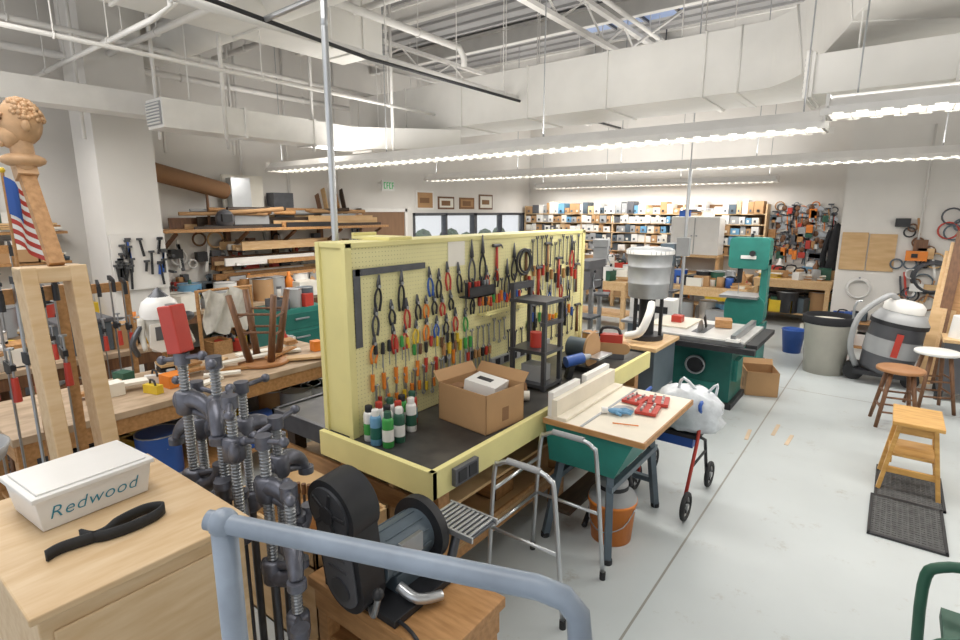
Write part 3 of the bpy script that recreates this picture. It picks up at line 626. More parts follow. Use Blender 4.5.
b=B('low_storage_shelf',bevel=.003).bx(-.7,-.15,10.6,10.95,.0,.03,WMID).bx(-.7,-.15,10.6,10.95,.4,.43,WMID).bx(-.7,-.67,10.6,10.95,0,.43,WMID).bx(-.18,-.15,10.6,10.95,0,.43,WMID); b.done()
b=B('hanging_coat').sph((-.92,12.6,1.5),(.12,.1,.5),BLKC).sph((-.92,12.6,1.0),(.16,.1,.4),BLKC).cyl((-.92,12.6,1.95),(-.92,12.98,2.0),.01,STEEL); b.tube([(-1.02,12.6,1.85),(-1.1,12.6,1.4),(-1.08,12.6,1.1)],.05,BLKC,k=3); b.done()
# ------------------------------------------------------------------ generic clutter
def item(b,x,y,z,k=None,sc=1):
    k=k or random.choice(['box','bottle','can','tool','jar','stack','bin','paint'])
    c=random.choice([PWH,RED,BLUE,YELP,BLK,GRN,ORG,CARD,PAPER,PGR,LBLUE,CARD,PGR,BLUEG,WMID,CARD,PDG,PWH,PAPER,WBROWN,PWH,BLK]); s=sc
    if k=='box': b.box((x,y,z+.06*s),(rnd(.1,.2)*s,rnd(.1,.2)*s,.12*s),c,(0,0,rnd(-20,20)))
    elif k=='bottle': b.lathe([(0,0),(.035*s,0),(.035*s,.13*s),(.012*s,.17*s),(.012*s,.2*s),(0,.2*s)],c,c=(x,y,z),n=12)
    elif k=='can': b.lathe([(0,0),(.045*s,0),(.045*s,.11*s),(.04*s,.115*s),(0,.11*s)],c,c=(x,y,z),n=14)
    elif k=='jar': b.lathe([(0,0),(.04*s,0),(.04*s,.08*s)],PWH,c=(x,y,z),n=12); b.cyl((x,y,z+.08*s),(x,y,z+.10*s),.042*s,c,n=12)
    elif k=='tool': b.box((x,y,z+.04*s),(.18*s,.07*s,.08*s),c,(0,0,rnd(0,90))); b.tube([(x-.06*s,y,z+.07*s),(x-.04*s,y,z+.12*s),(x+.04*s,y,z+.12*s),(x+.06*s,y,z+.07*s)],.01*s,BLK,k=2,n=6)
    elif k=='stack':
        for i in range(4): b.box((x,y,z+.012+i*.024),(rnd(.15,.25)*s,.14*s,.02),random.choice([PAPER,WMID,PLY,c]),(0,0,rnd(-15,15)))
    elif k=='bin':
        b.bx(x-.09*s,x+.09*s,y-.07*s,y+.07*s,z,z+.01,c)
        for (a0,a1,b0,b1) in ((-.09,-.08,-.07,.07),(.08,.09,-.07,.07),(-.09,.09,-.07,-.06),(-.09,.09,.06,.07)): b.bx(x+a0*s,x+a1*s,y+b0*s,y+b1*s,z,z+.1*s,c)
    elif k=='paint': b.cyl((x,y,z),(x,y,z+.17*s),.08*s,c,n=18); b.torus((x,y,z+.17*s),.08*s,.006,STEEL,n=18,m=6); b.tube([(x-.08*s,y,z+.12*s),(x,y-.02,z+.06*s),(x+.08*s,y,z+.12*s)],.003,STEEL,k=3,n=5)
def clutter(name,x0,x1,y0,y1,z,n,sc=1,kinds=None):
    b=B(name)
    for i in range(n): item(b,rnd(x0,x1),rnd(y0,y1),z,random.choice(kinds) if kinds else None,sc)
    return b.done()
clutter('shelf_supplies',-.6,-.25,10.7,10.85,.432,6,1.3); clutter('shelf_supplies',-.6,-.25,10.7,10.85,.032,5,1.6,['box','bin','paint'])
clutter('bench_supplies',-2.3,-1.9,4.68,4.88,.872,5,1); clutter('bench_supplies',-3.1,-2.8,2.6,4.8,.872,14,1.1)
clutter('under_bench_supplies',-3.0,-2.0,2.2,4.7,.292,14,1.5,['box','bin','paint','tool'])
b=B('storage_shelving',bevel=.003)
for z in (1.28,1.50,1.72,1.94,2.16): b.bx(-8.1,-2.2,12.62,12.98,z-.02,z,WPALE)
for i in range(8):
    x=-8.1+i*.842; b.bx(x,x+.03,12.62,12.98,0,2.36,WPALE)
b.bx(-8.1,-2.2,12.97,12.985,1.26,2.36,CARDD)
b.done()
b=B('small_parts_boxes')
for z in (1.28,1.50,1.72,1.94,2.16):
    x=-8.04
    while x<-2.35:
        w_=rnd(.09,.2)
        if random.random()<.97:
            hh=rnd(.13,.195) if z<2.1 else rnd(.12,.3); c=random.choice([PWH,PAPER,PWH,CARD,PAPER,WPALE,PGR,PWH,LBLUE,BLUEG,PDG,CARD,PGR,PWH]); b.bx(x,x+w_-.012,12.60+rnd(0,.05),12.95,z+.001,z+hh,c); b.bx(x+w_*.3,x+w_*.6,12.592,12.60,z+.04,z+.09,random.choice([PAPER,BLK,PDG,BLUEG]))
        x+=w_
b.done()
b=B('white_cabinet',bevel=.006).bx(-3.95,-2.95,12.1,12.55,1.3,2.1,PWH).bx(-3.46,-3.44,12.08,12.1,1.32,2.08,PGR).cyl((-3.5,12.1,1.7),(-3.5,12.06,1.7),.015,STEEL).cyl((-3.4,12.1,1.7),(-3.4,12.06,1.7),.015,STEEL).bx(-3.95,-2.95,12.1,12.56,1.24,1.3,WLIGHT)
for x in (-3.9,-3.0): b.bx(x-.03,x+.03,12.3,12.36,.902,1.24,WLIGHT)
b.done()
clutter('cabinet_top_boxes',-3.8,-3.1,12.25,12.45,2.102,7,1.3,['box','stack','bin'])
def woodbench(name,x0,x1,y0,y1,h,top=WLIGHT,leg=WLIGHT,shelf=True,lw=.08):
    b=B(name,bevel=.004).bx(x0,x1,y0,y1,h-.05,h,top)
    n=max(2,int(max(x1-x0,y1-y0)/1.3)+1)
    for i in range(n):
        t=i/(n-1)
        if x1-x0>y1-y0:
            x=x0+.06+(x1-x0-.12)*t
            for y in (y0+.06,y1-.06): b.bx(x-lw/2,x+lw/2,y-lw/2,y+lw/2,0,h-.05,leg)
        else:
            y=y0+.06+(y1-y0-.12)*t
            for x in (x0+.06,x1-.06): b.bx(x-lw/2,x+lw/2,y-lw/2,y+lw/2,0,h-.05,leg)
    b.bx(x0+.03,x1-.03,y0+.01,y0+.04,h-.16,h-.05,leg).bx(x0+.03,x1-.03,y1-.04,y1-.01,h-.16,h-.05,leg).bx(x0+.01,x0+.04,y0+.03,y1-.03,h-.16,h-.05,leg).bx(x1-.04,x1-.01,y0+.03,y1-.03,h-.16,h-.05,leg)
    if shelf: b.bx(x0+.04,x1-.04,y0+.04,y1-.04,.22,.25,leg)
    return b.done()
woodbench('wooden_workbench',-8.1,-2.3,11.95,12.6,.9)
woodbench('wooden_workbench',-2.2,-.85,12.0,12.95,.9)
woodbench('wooden_workbench',-3.6,-1.9,9.9,10.6,.9)
clutter('bench_supplies',-8.0,-4.2,12.05,12.5,.902,80,1.7); clutter('bench_supplies',-2.1,-1.0,12.1,12.8,.902,34,1.8); clutter('bench_supplies',-3.5,-2.0,10.0,10.5,.902,40,1.5)
clutter('under_bench_supplies',-7.9,-2.5,12.1,12.5,.252,40,2.2,['box','bin','paint','tool','box']); clutter('under_bench_supplies',-3.4,-2.1,10.0,10.5,.252,12,2,['box','bin','paint','tool']); clutter('under_bench_supplies',-2.1,-1.0,12.1,12.8,.252,16,2.4,['box','bin','paint','tool'])
b=B('hanging_tools')
b.bx(-2.1,-.9,12.96,12.985,1.15,2.35,WALL)
for i in range(150):
    x=rnd(-2.1,-1.0); z=rnd(1.4,2.35); k=random.random(); c=random.choice([RED,ORG,BLK,DSTEEL,STEEL,PGR,WMID,BLUEG,GRN,WBROWN,PWH,WMID])
    if k<.5: b.beam((x,12.93,z),(x+rnd(-.05,.05),12.93,z-rnd(.2,.4)),.03,.02,c); b.beam((x-.05,12.93,z),(x+.05,12.93,z),.03,.03,DSTEEL)
    elif k<.65: b.torus((x,12.93,z),rnd(.04,.09),.012,c,axis='y',n=14,m=6)
    elif k<.8: b.box((x,12.9,z-.1),(rnd(.05,.14),.08,rnd(.08,.2)),c)
    else: b.prism([(x,z),(x+.2,z-.05),(x+.22,z-.12),(x,z-.12)],12.92,12.93,STEEL,'xz'); b.sph((x,12.92,z-.06),(.05,.02,.06),WBROWN,n=8)
b.done()
def drillpress(loc,rz,c,H=1.7):
    b=B('drill_press',loc,rz); b.box((0,0,.03),(.4,.3,.06),DSTEEL).cyl((0,.08,.05),(0,.08,H),.035,STEEL).box((0,-.08,H*.58),(.3,.3,.03),DSTEEL)
    b.prism(roundrect(.2,.3,.05,4,0,H-.12),-.2,.16,c,'xz').box((0,.0,H+.05),(.22,.48,.1),c).cyl((0,-.13,H-.42),(0,-.13,H-.25),.022,STEEL).cyl((0,.24,H-.3),(0,.24,H),.07,BLK)
    for k in range(3):
        a=k*2.09; b.tube([(.1,-.1,H-.15),(.16,-.1+.14*math.cos(a),H-.15+.14*math.sin(a))],.008,STEEL); b.sph((.16,-.1+.14*math.cos(a),H-.15+.14*math.sin(a)),.018,BLK,n=8)
    b.done()
drillpress((-3.5,7.6,0),20,PGR); drillpress((-4.6,8.6,0),-20,GRN); drillpress((-2.9,9.0,0),0,BLUEG,1.6); drillpress((-3.1,6.4,0),0,PDG,1.5)
b=B('thickness_planer',(-2.75,7.9,0),bevel=.006).bx(-.3,.3,-.25,.25,0,.6,BLUEG).bx(-.35,.35,-.4,.4,.6,.64,STEEL).bx(-.32,.32,-.15,.15,.64,.95,PWH).bx(-.25,.25,-.16,-.15,.75,.85,BLK).cyl((0,0,.95),(0,0,1.02),.08,BLK); b.done()
woodbench('wooden_workbench',-5.6,-3.9,9.6,10.4,.9); clutter('bench_supplies',-5.5,-4.0,9.7,10.3,.902,34,1.6)
woodbench('wooden_workbench',-4.6,-3.2,5.2,6.0,.87,BENCHTOP,WDARK); clutter('bench_supplies',-4.5,-3.3,5.3,5.9,.872,20,1.4)
# lumber rack left wall
b=B('lumber_rack',bevel=.003)
b.bx(-8.18,-7.45,3.1,7.0,1.93,1.97,WMID)
for y in (3.3,4.3,5.1,6.0,6.9):
    b.bx(-8.19,-8.11,y-.04,y+.04,0,1.93,WBROWN); b.beam((-8.15,y,1.6),(-7.55,y,1.92),.04,.04,WBROWN)
    for z in (1.2,1.42,1.64): b.bx(-8.15,-7.7,y-.02,y+.02,z-.03,z,DSTEEL)
b.done()
b=B('lumber_boards')
for z in (1.2,1.42,1.64):
    for i in range(11):
        y0=rnd(3.9,4.7); L=rnd(1.2,2.1); x=-8.08+.04*i; h=rnd(.02,.13)
        b.bx(x,x+.035,y0,min(y0+L,6.9),z+.001,z+h,random.choice([WLIGHT,WMID,PLY,WBROWN,PGR,WPALE,WHITE]))
for i in range(30):
    y0=rnd(3.3,6.0); L=rnd(.5,1.6); x=-8.1+.02*i; h=rnd(.03,.2); b.bx(x,x+.018,y0,min(y0+L,6.95),1.971,1.971+h*(1 if i<22 else .4),random.choice([WDARK,WMID,WBROWN,PGR,BLK,PLY,WLIGHT,WLIGHT]))
for i in range(14):
    y0=rnd(3.4,5.5); b.cyl((-8.0+rnd(0,.4),y0,2.2+rnd(-.03,.05)),(-8.0+rnd(0,.4),y0+rnd(.6,1.3),2.2+rnd(-.03,.05)),rnd(.015,.04),random.choice([WDARK,PGR,WBROWN,CARD,WMID]),n=10)
b.done()
b=B('leaning_boards')
for i in range(5): b.beam((-7.9,5.9+i*.13,1.975),(-8.12,5.95+i*.13,2.5+.1*(i%3)),.1,.02,[WBROWN,PLY,WHITE,WMID,WDARK][i],up=(0,1,0))
b.done()
b=B('cardboard_tube').cyl((-7.7,3.0,2.75),(-7.9,4.2,2.5),.12,CARDD,n=24).cyl((-7.69,2.99,2.752),(-7.7,3.01,2.748),.10,BLK,n=24)
b.cyl((-7.85,3.9,1.97),(-7.85,3.9,2.5),.02,WBROWN).cyl((-7.72,3.15,1.97),(-7.72,3.15,2.62),.02,WBROWN); b.done()
b=B('metal_storage_box').bx(-8.0,-7.7,4.2,4.75,1.972,2.15,PGR).bx(-8.1,-8.05,4.25,4.9,2.1,2.75,PAPER).bx(-8.05,-7.9,4.3,4.6,2.15,2.7,ALU).bx(-8.05,-7.85,4.95,5.3,1.972,2.5,DSTEEL); b.done()
b=B('welding_helmet').sph((-7.6,4.0,2.1),(.13,.13,.14),PDG).box((-7.49,3.97,2.12),(.05,.14,.1),BLK); b.done()
b=B('hanging_fixtures')
for i in range(110):
    y=rnd(3.1,6.8); z=rnd(1.0,1.9); c=random.choice([PGR,DSTEEL,BLK,WMID,RED,WBROWN,BLUEG,PWH,WLIGHT])
    if i%4==0: b.torus((-8.1,y,z),rnd(.05,.12),.015,c,axis='x',n=16,m=6)
    elif i%4==1: b.box((-8.1,y,z-.1),(.1,rnd(.08,.25),rnd(.08,.2)),c)
    else: b.beam((-8.08,y,z),(-8.08,y+rnd(-.1,.1),z-rnd(.15,.4)),.035,.04,c)
b.done()
# benches on left
woodbench('wooden_workbench',-4.95,-4.03,.7,3.25,.87,BENCHTOP,WMID,True,.09)
clutter('bench_supplies',-4.85,-4.2,1.2,2.2,.872,10,.8,['stack','tool','jar','box']); clutter('bench_supplies',-4.85,-4.3,2.85,3.15,.872,6,.8)
b=B('scrap_wood')
for i in range(14): b.box((rnd(-4.8,-4.15),rnd(1.3,3.0),.885+.004*i),(rnd(.05,.12),rnd(.2,.45),.02),random.choice([WLIGHT,PAPER,WMID,PLY,PAPER]),(0,0,rnd(-40,40)))
b.done()
b=B('bench_vise',(-4.05,3.05,.872)).box((0,0,.05),(.16,.14,.1),BLUEG).box((.12,0,.07),(.05,.14,.1),BLUEG).cyl((.1,0,.05),(.25,0,.05),.014,STEEL).cyl((.24,-.08,.05),(.24,.08,.05),.008,STEEL); b.done()
clutter('under_bench_supplies',-4.8,-4.2,.9,3.1,.252,24,1.9,['box','bin','tool','paint'])
woodbench('wooden_workbench',-8.1,-7.3,-.5,2.3,.9,BENCHTOP,WBROWN); woodbench('wooden_workbench',-8.05,-7.3,3.0,6.8,.9,BENCHTOP,WBROWN)
clutter('bench_supplies',-7.9,-7.4,.0,2.2,.902,36,1.8); clutter('bench_supplies',-7.9,-7.4,3.2,6.7,.902,70,1.9)
clutter('under_bench_supplies',-7.9,-7.4,.4,2.2,.252,14,2,['box','bin','tool','paint']); clutter('under_bench_supplies',-7.9,-7.4,3.2,6.7,.252,30,2,['box','bin','tool','paint'])
b=B('mounted_shelf').bx(-8.19,-7.85,-.2,2.2,1.95,1.98,WMID).bx(-8.19,-7.85,-.2,2.2,1.6,1.63,WMID)
for y in (0,1,2): b.beam((-8.19,y,1.75),(-7.9,y,1.95),.03,.03,WBROWN); b.beam((-8.19,y,1.4),(-7.9,y,1.6),.03,.03,WBROWN)
b.done(); clutter('shelf_supplies',-8.1,-7.95,-.1,2.1,1.982,30,1.8); clutter('shelf_supplies',-8.1,-7.95,-.1,2.1,1.632,28,1.5)
b=B('teal_tool_cabinet',bevel=.006).bx(-6.2,-5.7,3.5,4.2,0,1.05,TEALL)
for i in range(4): b.bx(-5.7,-5.69,3.53,4.17,.1+i*.23,.3+i*.23,TEAL).bx(-5.69,-5.67,3.75,3.95,.22+i*.23,.24+i*.23,STEEL)
b.done(); clutter('bench_supplies',-6.1,-5.8,3.6,4.1,1.052,10,1.3)
woodbench('wooden_workbench',-6.3,-5.6,4.5,6.3,.88,BENCHTOP,WMID); clutter('bench_supplies',-6.2,-5.7,4.6,6.2,.882,26,1.5); clutter('under_bench_supplies',-6.2,-5.7,4.6,6.2,.252,12,1.9,['box','bin','paint'])
b=B('draped_cloth')
vs=[];n=14
for i in range(n):
    for j in range(n):
        vs.append((-5.85+.05*math.sin(i*1.3+j*.5),2.75+.55*i/n,1.35-.5*j/n+.03*math.sin(i*.9)))
b.add(vs,[(i*n+j,i*n+j+1,(i+1)*n+j+1,(i+1)*n+j) for i in range(n-1) for j in range(n-1)],CLOTH,True)
b.cyl((-5.9,2.7,1.36),(-5.9,3.35,1.36),.015,WMID).cyl((-5.9,2.72,0),(-5.9,2.72,1.36),.02,WMID).cyl((-5.9,3.33,0),(-5.9,3.33,1.36),.02,WMID).bx(-6.1,-5.7,2.68,2.76,0,.05,WMID).bx(-6.1,-5.7,3.29,3.37,0,.05,WMID); b.done()
woodbench('wooden_workbench',-6.4,-5.7,-.2,2.4,.9,BENCHTOP,WBROWN)
clutter('bench_supplies',-6.3,-5.8,.6,1.3,.902,14,1.6); clutter('bench_supplies',-6.3,-5.8,1.95,2.3,.902,9,1.4)
b=B('storage_tote',(-6.05,1.68,.902),bevel=.01).bx(-.2,.2,-.2,.2,0,.28,BLUEG).bx(-.22,.22,-.22,.22,.28,.32,PDG); b.done()
b=B('face_shield_hood',(-4.75,1.88,.872))
b.cyl((0,0,0),(0,0,.5),.02,WMID).cyl((0,0,0),(0,0,.02),.12,WMID)
b.X=Matrix.Translation((0,0,.2))@Matrix.Scale(.85,4)
b.lathe([(.17,.33),(.175,.40),(.15,.48),(.09,.53),(.0,.55)],PWH,n=24)
b.lathe([(.12,.50),(.06,.56),(.03,.60),(0,.62)],DSTEEL,n=16)
b.prism([(-.17,.30),(.17,.30),(.19,.08),(.10,.02),(-.10,.02),(-.19,.08)],.17,.18,PWH,'yz'); b.prism([(-.13,.27),(.13,.27),(.13,.14),(-.13,.14)],.181,.186,PDG,'yz')
b.tube([(.0,.17,.33),(.05,.2,.2),(.15,.22,.06)],[.04,.02],CLOTH,k=4); b.tube([(.0,-.17,.33),(.05,-.2,.2),(.15,-.22,.06)],[.04,.02],CLOTH,k=4)
b.lathe([(.10,.0),(.14,.15),(.16,.33)],CLOTH,n=20); b.tube([(0,-.15,.3),(.1,-.30,.15),(.05,-.25,0)],.025,DSTEEL,k=4); b.sph((-.02,.25,.3),(.05,.08,.05),DSTEEL)
b.X=Matrix.Identity(4); b.done()
b=B('hand_tool_rack').bx(-7.08,-7.05,2.36,2.94,1.3,1.95,WALL)
for i in range(26):
    y=rnd(2.38,2.92); z=rnd(1.55,1.9); b.beam((-7.03,y,z),(-7.03,y+rnd(-.04,.04),z-rnd(.12,.3)),.02,.022,random.choice([BLK,DSTEEL,BLK,BLK,BLUE])); b.beam((-7.03,y-.03,z),(-7.03,y+.03,z),.025,.025,DSTEEL)
b.done()
# ------------------------------------------------------------------ foreground
b=B('wooden_cabinet',bevel=.006)
b.bx(-2.5,-1.70,.28,.86,0,1.13,WPALE).bx(-2.52,-1.68,.26,.88,1.13,1.155,WPALE)
b.bx(-1.70,-1.69,.31,.83,.1,1.08,WPALE); b.sph((-1.68,.78,.8),.02,WBROWN); b.done()
b=B('plastic_storage_box',(-2.27,.565,1.157),4,bevel=.006)
def trap(b,x0,y0,z0,x1,y1,z1,m):
    b.add([(-x0,-y0,z0),(x0,-y0,z0),(x0,y0,z0),(-x0,y0,z0),(-x1,-y1,z1),(x1,-y1,z1),(x1,y1,z1),(-x1,y1,z1)],[(0,3,2,1),(4,5,6,7),(0,1,5,4),(1,2,6,5),(2,3,7,6),(3,0,4,7)],m)
trap(b,.125,.165,0,.14,.18,.115,PWH); b.bx(-.15,.15,-.19,.19,.115,.132,PWH); b.bx(-.13,.13,-.17,.17,.132,.138,PWH)
ob=b.done()
cu=bpy.data.curves.new('label_text','FONT'); cu.body='Redwood'; cu.size=.066; cu.extrude=.0006; cu.align_x='CENTER'; cu.shear=.25; cu.space_character=1.08; cu.offset=-.0008
to=bpy.data.objects.new('label_text',cu); bpy.context.collection.objects.link(to); to.data.materials.append(INK); to.parent=ob
to.location=(.1315,-.01,.038); to.rotation_euler=(math.radians(97.4),0,math.radians(90))
b=B('leather_strap',(-1.95,.56,1.158))
def ribbon(b,pts,w,t,m):
    P=smooth(pts,6); vs=[]
    for i,p in enumerate(P):
        d=(P[min(i+1,len(P)-1)]-P[max(i-1,0)]).normalized(); a=Vector((0,0,1)); c=d.cross(a).normalized()
        for (s1,s2) in ((-1,0),(1,0),(1,1),(-1,1)): vs.append(p+c*s1*t/2+a*s2*w)
    n=len(P); fs=[(i*4+j,i*4+(j+1)%4,(i+1)*4+(j+1)%4,(i+1)*4+j) for i in range(n-1) for j in range(4)]+[(3,2,1,0),(n*4-4,n*4-3,n*4-2,n*4-1)]
    b.add(vs,fs,m,True)
k_=.74
ribbon(b,[(x*k_,y*k_,0) for x,y in [(-.05,-.12),(.03,-.08),(.06,.02),(.05,.14),(0,.2),(-.05,.14),(-.03,.02),(.02,-.06),(.0,-.2),(.02,-.26)]],.036,.009,RUB); b.done()
b=B('stair_handrail')
b.tube([(-1.2,.56,.0),(-1.2,.56,1.47)],.030,RAIL,n=14)
b.tube([(-1.235,.54,1.475),(-1.2,.56,1.47),(-.47,.80,1.49),(-.42,.816,1.48),(-.395,.825,1.45),(-.39,.827,1.4),(-.39,.827,0)],.024,RAIL,n=16)
b.sph((-1.2,.56,1.47),.036,RAIL); b.done()
def pipeclamp(x,y,zt,rz,red=False):
    b=B('pipe_clamp',(x,y,0),rz)
    L=.62; z0=zt-L
    b.cyl((0,0,0),(0,0,z0+.1),.018,DSTEEL,n=14)
    for (zz,dirn) in ((z0+.04,1),(z0+.40,-1)):
        b.lathe([(0,zz-.05),(.036,zz-.05),(.044,zz-.04),(.044,zz+.04),(.036,zz+.05),(0,zz+.05)],IRON,n=16)
        b.tube([(.0,0,zz-.01*dirn),(.06,0,zz-.015*dirn),(.115,0,zz+.02*dirn),(.145,0,zz+.075*dirn)],[.042,.024],IRON,n=10,k=4)
        b.tube([(.0,0,zz+.03*dirn),(.055,0,zz+.04*dirn),(.12,0,zz+.06*dirn)],[.02,.014],IRON,n=8)
        b.cyl((.15,0,zz+.07*dirn),(.15,0,zz+.10*dirn),.034,IRON,n=16)
        b.sph((-.045,0,zz),(.025,.022,.045),IRON,n=10)
    prof=[]; zz=z0+.09
    while zz<zt-.03: prof+=[(.016,zz),(.025,zz+.006),(.016,zz+.012)]; zz+=.014
    b.lathe(prof,STEEL,n=12,sm=False)
    b.cyl((0,0,zt-.05),(0,0,zt),.032,IRON,n=12)
    b.tube([(-.11,.0,zt-.045),(0,0,zt-.025),(.11,.0,zt-.005)],.011,IRON,n=8); b.sph((-.11,0,zt-.045),.021,IRON,n=8); b.sph((.11,0,zt-.005),.021,IRON,n=8)
    if red: b.beam((0,0,zt),(-.03,0,zt+.2),.075,.075,RED); b.cyl((-.03,0,zt+.2),(-.03,0,zt+.205),.02,STEEL)
    b.bev=.006; b.done()
for (x,y,z,r,red) in ((-2.34,.99,1.62,20,True),(-2.17,1.04,1.62,-30,False),(-1.99,1.0,1.50,150,False),(-1.84,1.04,1.36,10,False),(-1.66,1.02,1.22,-30,False),(-2.27,1.2,1.45,80,False),(-1.98,1.18,1.36,100,False),(-2.44,1.08,1.45,200,False)): pipeclamp(x,y,z,r,red)
b=B('wooden_frame',bevel=.005)
fx=-2.85
for y,wd in ((.685,.06),(.87,.07)): b.beam((fx-.0,y,0),(fx-.25,y,1.95),wd,.14,WPALE,up=(1,0,0))
b.beam((fx-.25,.655,1.92),(fx-.25,.905,1.92),.14,.07,WPALE); b.beam((fx-.12,.68,.95),(fx-.12,.87,.95),.12,.05,WPALE); b.beam((fx,.68,.05),(fx,.87,.05),.12,.07,WPALE); b.done()
CARV=mat('carved_wood','#c9a27a',.5,var=.18,scale=14,bump=.3)
b=B('carved_wooden_bust',(-3.33,.80,0))
b.beam((.26,.0,1.96),(0,0,2.40),.045,.06,WMID,up=(0,1,0)); b.beam((.02,0,2.36),(-.02,0,2.44),.08,.08,CARV)
hz=2.60
b.tube([(0,0,2.40),(.01,0,2.46),(0,0,2.54)],[.05,.045],CARV,n=14,k=3).sph((0,0,2.44),(.08,.09,.035),CARV)
b.sph((0,.01,hz+.01),(.085,.085,.105),CARV,n=20).sph((0,-.035,hz-.055),(.055,.05,.055),CARV,n=16)
b.tube([(.0,-.075,hz+.03),(.0,-.10,hz-.01),(.0,-.085,hz-.02)],[.008,.016],CARV,n=8).sph((0,-.078,hz-.052),(.025,.014,.007),CARV,n=10).sph((0,-.072,hz-.09),(.022,.016,.016),CARV,n=10)
for s in (-1,1): b.sph((s*.032,-.072,hz+.018),(.014,.01,.009),WBROWN,n=8); b.sph((s*.084,.01,hz-.01),(.012,.02,.028),CARV,n=8); b.tube([(s*.05,-.065,hz+.036),(s*.015,-.078,hz+.034)],.006,CARV,n=6)
R=random.Random(2)
for i in range(260):
    a=R.uniform(0,6.28); q=R.uniform(0,1.55)
    if math.sin(a)*math.sin(q)<-.55: continue
    b.sph((.083*math.cos(a)*math.sin(q),.015+.083*math.sin(a)*math.sin(q),hz+.015+.100*math.cos(q)),R.uniform(.009,.014),CARV,n=6)
b.done()
b=B('american_flag',(-3.68,.79,1.78))
b.cyl((0,0,-1.78),(0,0,.62),.008,WMID).sph((0,0,.63),.015,YELP,n=8)
for i in range(13):
    c=RED if i%2==0 else PWH; vs=[]
    for k in range(9):
        for s in (0,1): vs.append((.004+.006*k+.012*math.sin(k*.9),.014*k+.01*math.sin(k),.6-(i+s)*.026-.014*k))
    b.add(vs,[(k*2,k*2+2,k*2+3,k*2+1) for k in range(8)],c,True)
vs=[]
for k in range(5):
    for s in (0,1): vs.append((.008+.006*k+.012*math.sin(k*.9),.014*k+.01*math.sin(k),.601-s*.19-.014*k))
b.add(vs,[(k*2,k*2+2,k*2+3,k*2+1) for k in range(4)],BLUE,True); b.done()
def barclamp(x,y,zt,rz=0,L=1.4):
    b=B('bar_clamp',(x,y,0),rz); b.bx(-.012,.012,-.004,.004,zt-L,zt,STEEL)
    b.prism([(-.015,zt-.02),(.02,zt-.02),(.1,zt-.04),(.1,zt-.01),(.02,zt+.02),(-.015,zt+.02)],-.01,.01,BLK,'xz')
    z=zt-.42
    b.prism([(-.02,z-.03),(.02,z-.04),(.1,z-.01),(.1,z+.02),(-.02,z+.03)],-.012,.012,BLK,'xz')
    b.cyl((.085,0,z-.18),(.085,0,z+.1),.006,STEEL,n=8).cyl((.085,0,z-.18),(.085,0,z-.05),.02,RED,n=10,r2=.016).cyl((.085,0,z+.1),(.085,0,z+.11),.02,STEEL).cyl((.085,0,zt-.12),(.085,0,zt-.03),.016,BLK,n=10)
    b.done()
def clamprack(x,y0,y1,zt,n):
    b=B('clamp_rack').bx(x-.06,x-.02,y0,y1,zt-.1,zt-.02,WMID)
    for y in (y0,y1-.05): b.bx(x-.06,x-.02,y,y+.05,0,zt-.1,WMID); b.bx(x-.25,x+.2,y,y+.05,0,.05,WMID)
    b.done()
    for i in range(n): barclamp(x,y0+.06+i*(y1-y0-.12)/(n-1),zt+.03*(i%2),rnd(-12,12),zt-.15)
clamprack(-3.66,.45,.98,1.82,6); clamprack(-5.5,1.25,1.95,1.6,7); clamprack(-6.9,.3,1.5,1.9,9)
b=B('metal_bowl',(-3.25,.35,1.12)).lathe([(0,-.14),(.1,-.12),(.19,-.03),(.21,.03),(.2,.03),(.17,-.03)],PGR,n=28).cyl((0,0,-1.12),(0,0,-.13),.03,WMID).cyl((0,0,-1.12),(0,0,-1.08),.2,WMID); b.done()
woodbench('low_machine_bench',-1.98,-1.17,1.28,1.72,.55,WMID,WMID,True,.07)
b=B('belt_disc_sander',(-1.64,1.46,.552),bevel=.004)
K=1.12
b.X=Matrix.Scale(K,4)
b.bx(-.2,.2,-.15,.22,0,.03,BLK)
M6=Matrix.Scale(K,4)@Matrix.Rotation(math.radians(6),4,'X')
b.X=M6
b.prism(roundrect(.22,.54,.109,6,0,.3),-.2,-.09,BLK,'xz'); b.prism(roundrect(.17,.48,.084,6,0,.3),-.21,-.2,PDG,'xz')
b.cyl((0,-.205,.46),(0,-.085,.46),.125,BLK,n=32); b.cyl((0,-.215,.46),(0,-.2,.46),.10,DSTEEL,n=32)
b.cyl((0,-.225,.46),(0,-.205,.46),.035,BLK).cyl((0,-.215,.14),(0,-.205,.14),.05,DSTEEL)
for k in range(5):
    a=k*1.2566; b.beam((0,-.217,.46),(.09*math.cos(a),-.217,.46+.09*math.sin(a)),.016,.006,BLK,up=(0,1,0))
for zz in (.22,.27,.32): b.bx(-.05,.05,-.214,-.209,zz,zz+.015,DSTEEL)
b.tube([(.08,-.15,.05),(.16,-.2,.1),(.2,-.2,.2)],.012,STEEL,k=3); b.sph((.2,-.2,.21),.022,BLK,n=10)
b.X=Matrix.Scale(K,4)
b.cyl((.02,-.08,.17),(.02,.16,.17),.095,BLUEG,n=24).bx(-.06,.1,-.04,.12,.02,.1,BLUEG); b.cyl((.02,-.1,.17),(.02,-.08,.17),.1,BLUEG,n=24)
for k in range(12):
    a=k*math.pi/6; b.beam((.02+.096*math.cos(a),-.06,.17+.096*math.sin(a)),(.02+.096*math.cos(a),.14,.17+.096*math.sin(a)),.006,.006,BLUEG)
b.box((.11,.03,.2),(.02,.12,.08),STEEL); b.cyl((.02,.16,.17),(.02,.2,.17),.14,BLK,n=32).cyl((.02,.2,.17),(.02,.215,.17),.12,DSTEEL,n=32)
b.bx(.02,.26,.22,.38,.18,.19,DSTEEL)
for i in range(10): b.bx(.022+i*.024,.034+i*.024,.22,.38,.19,.2,ALU)
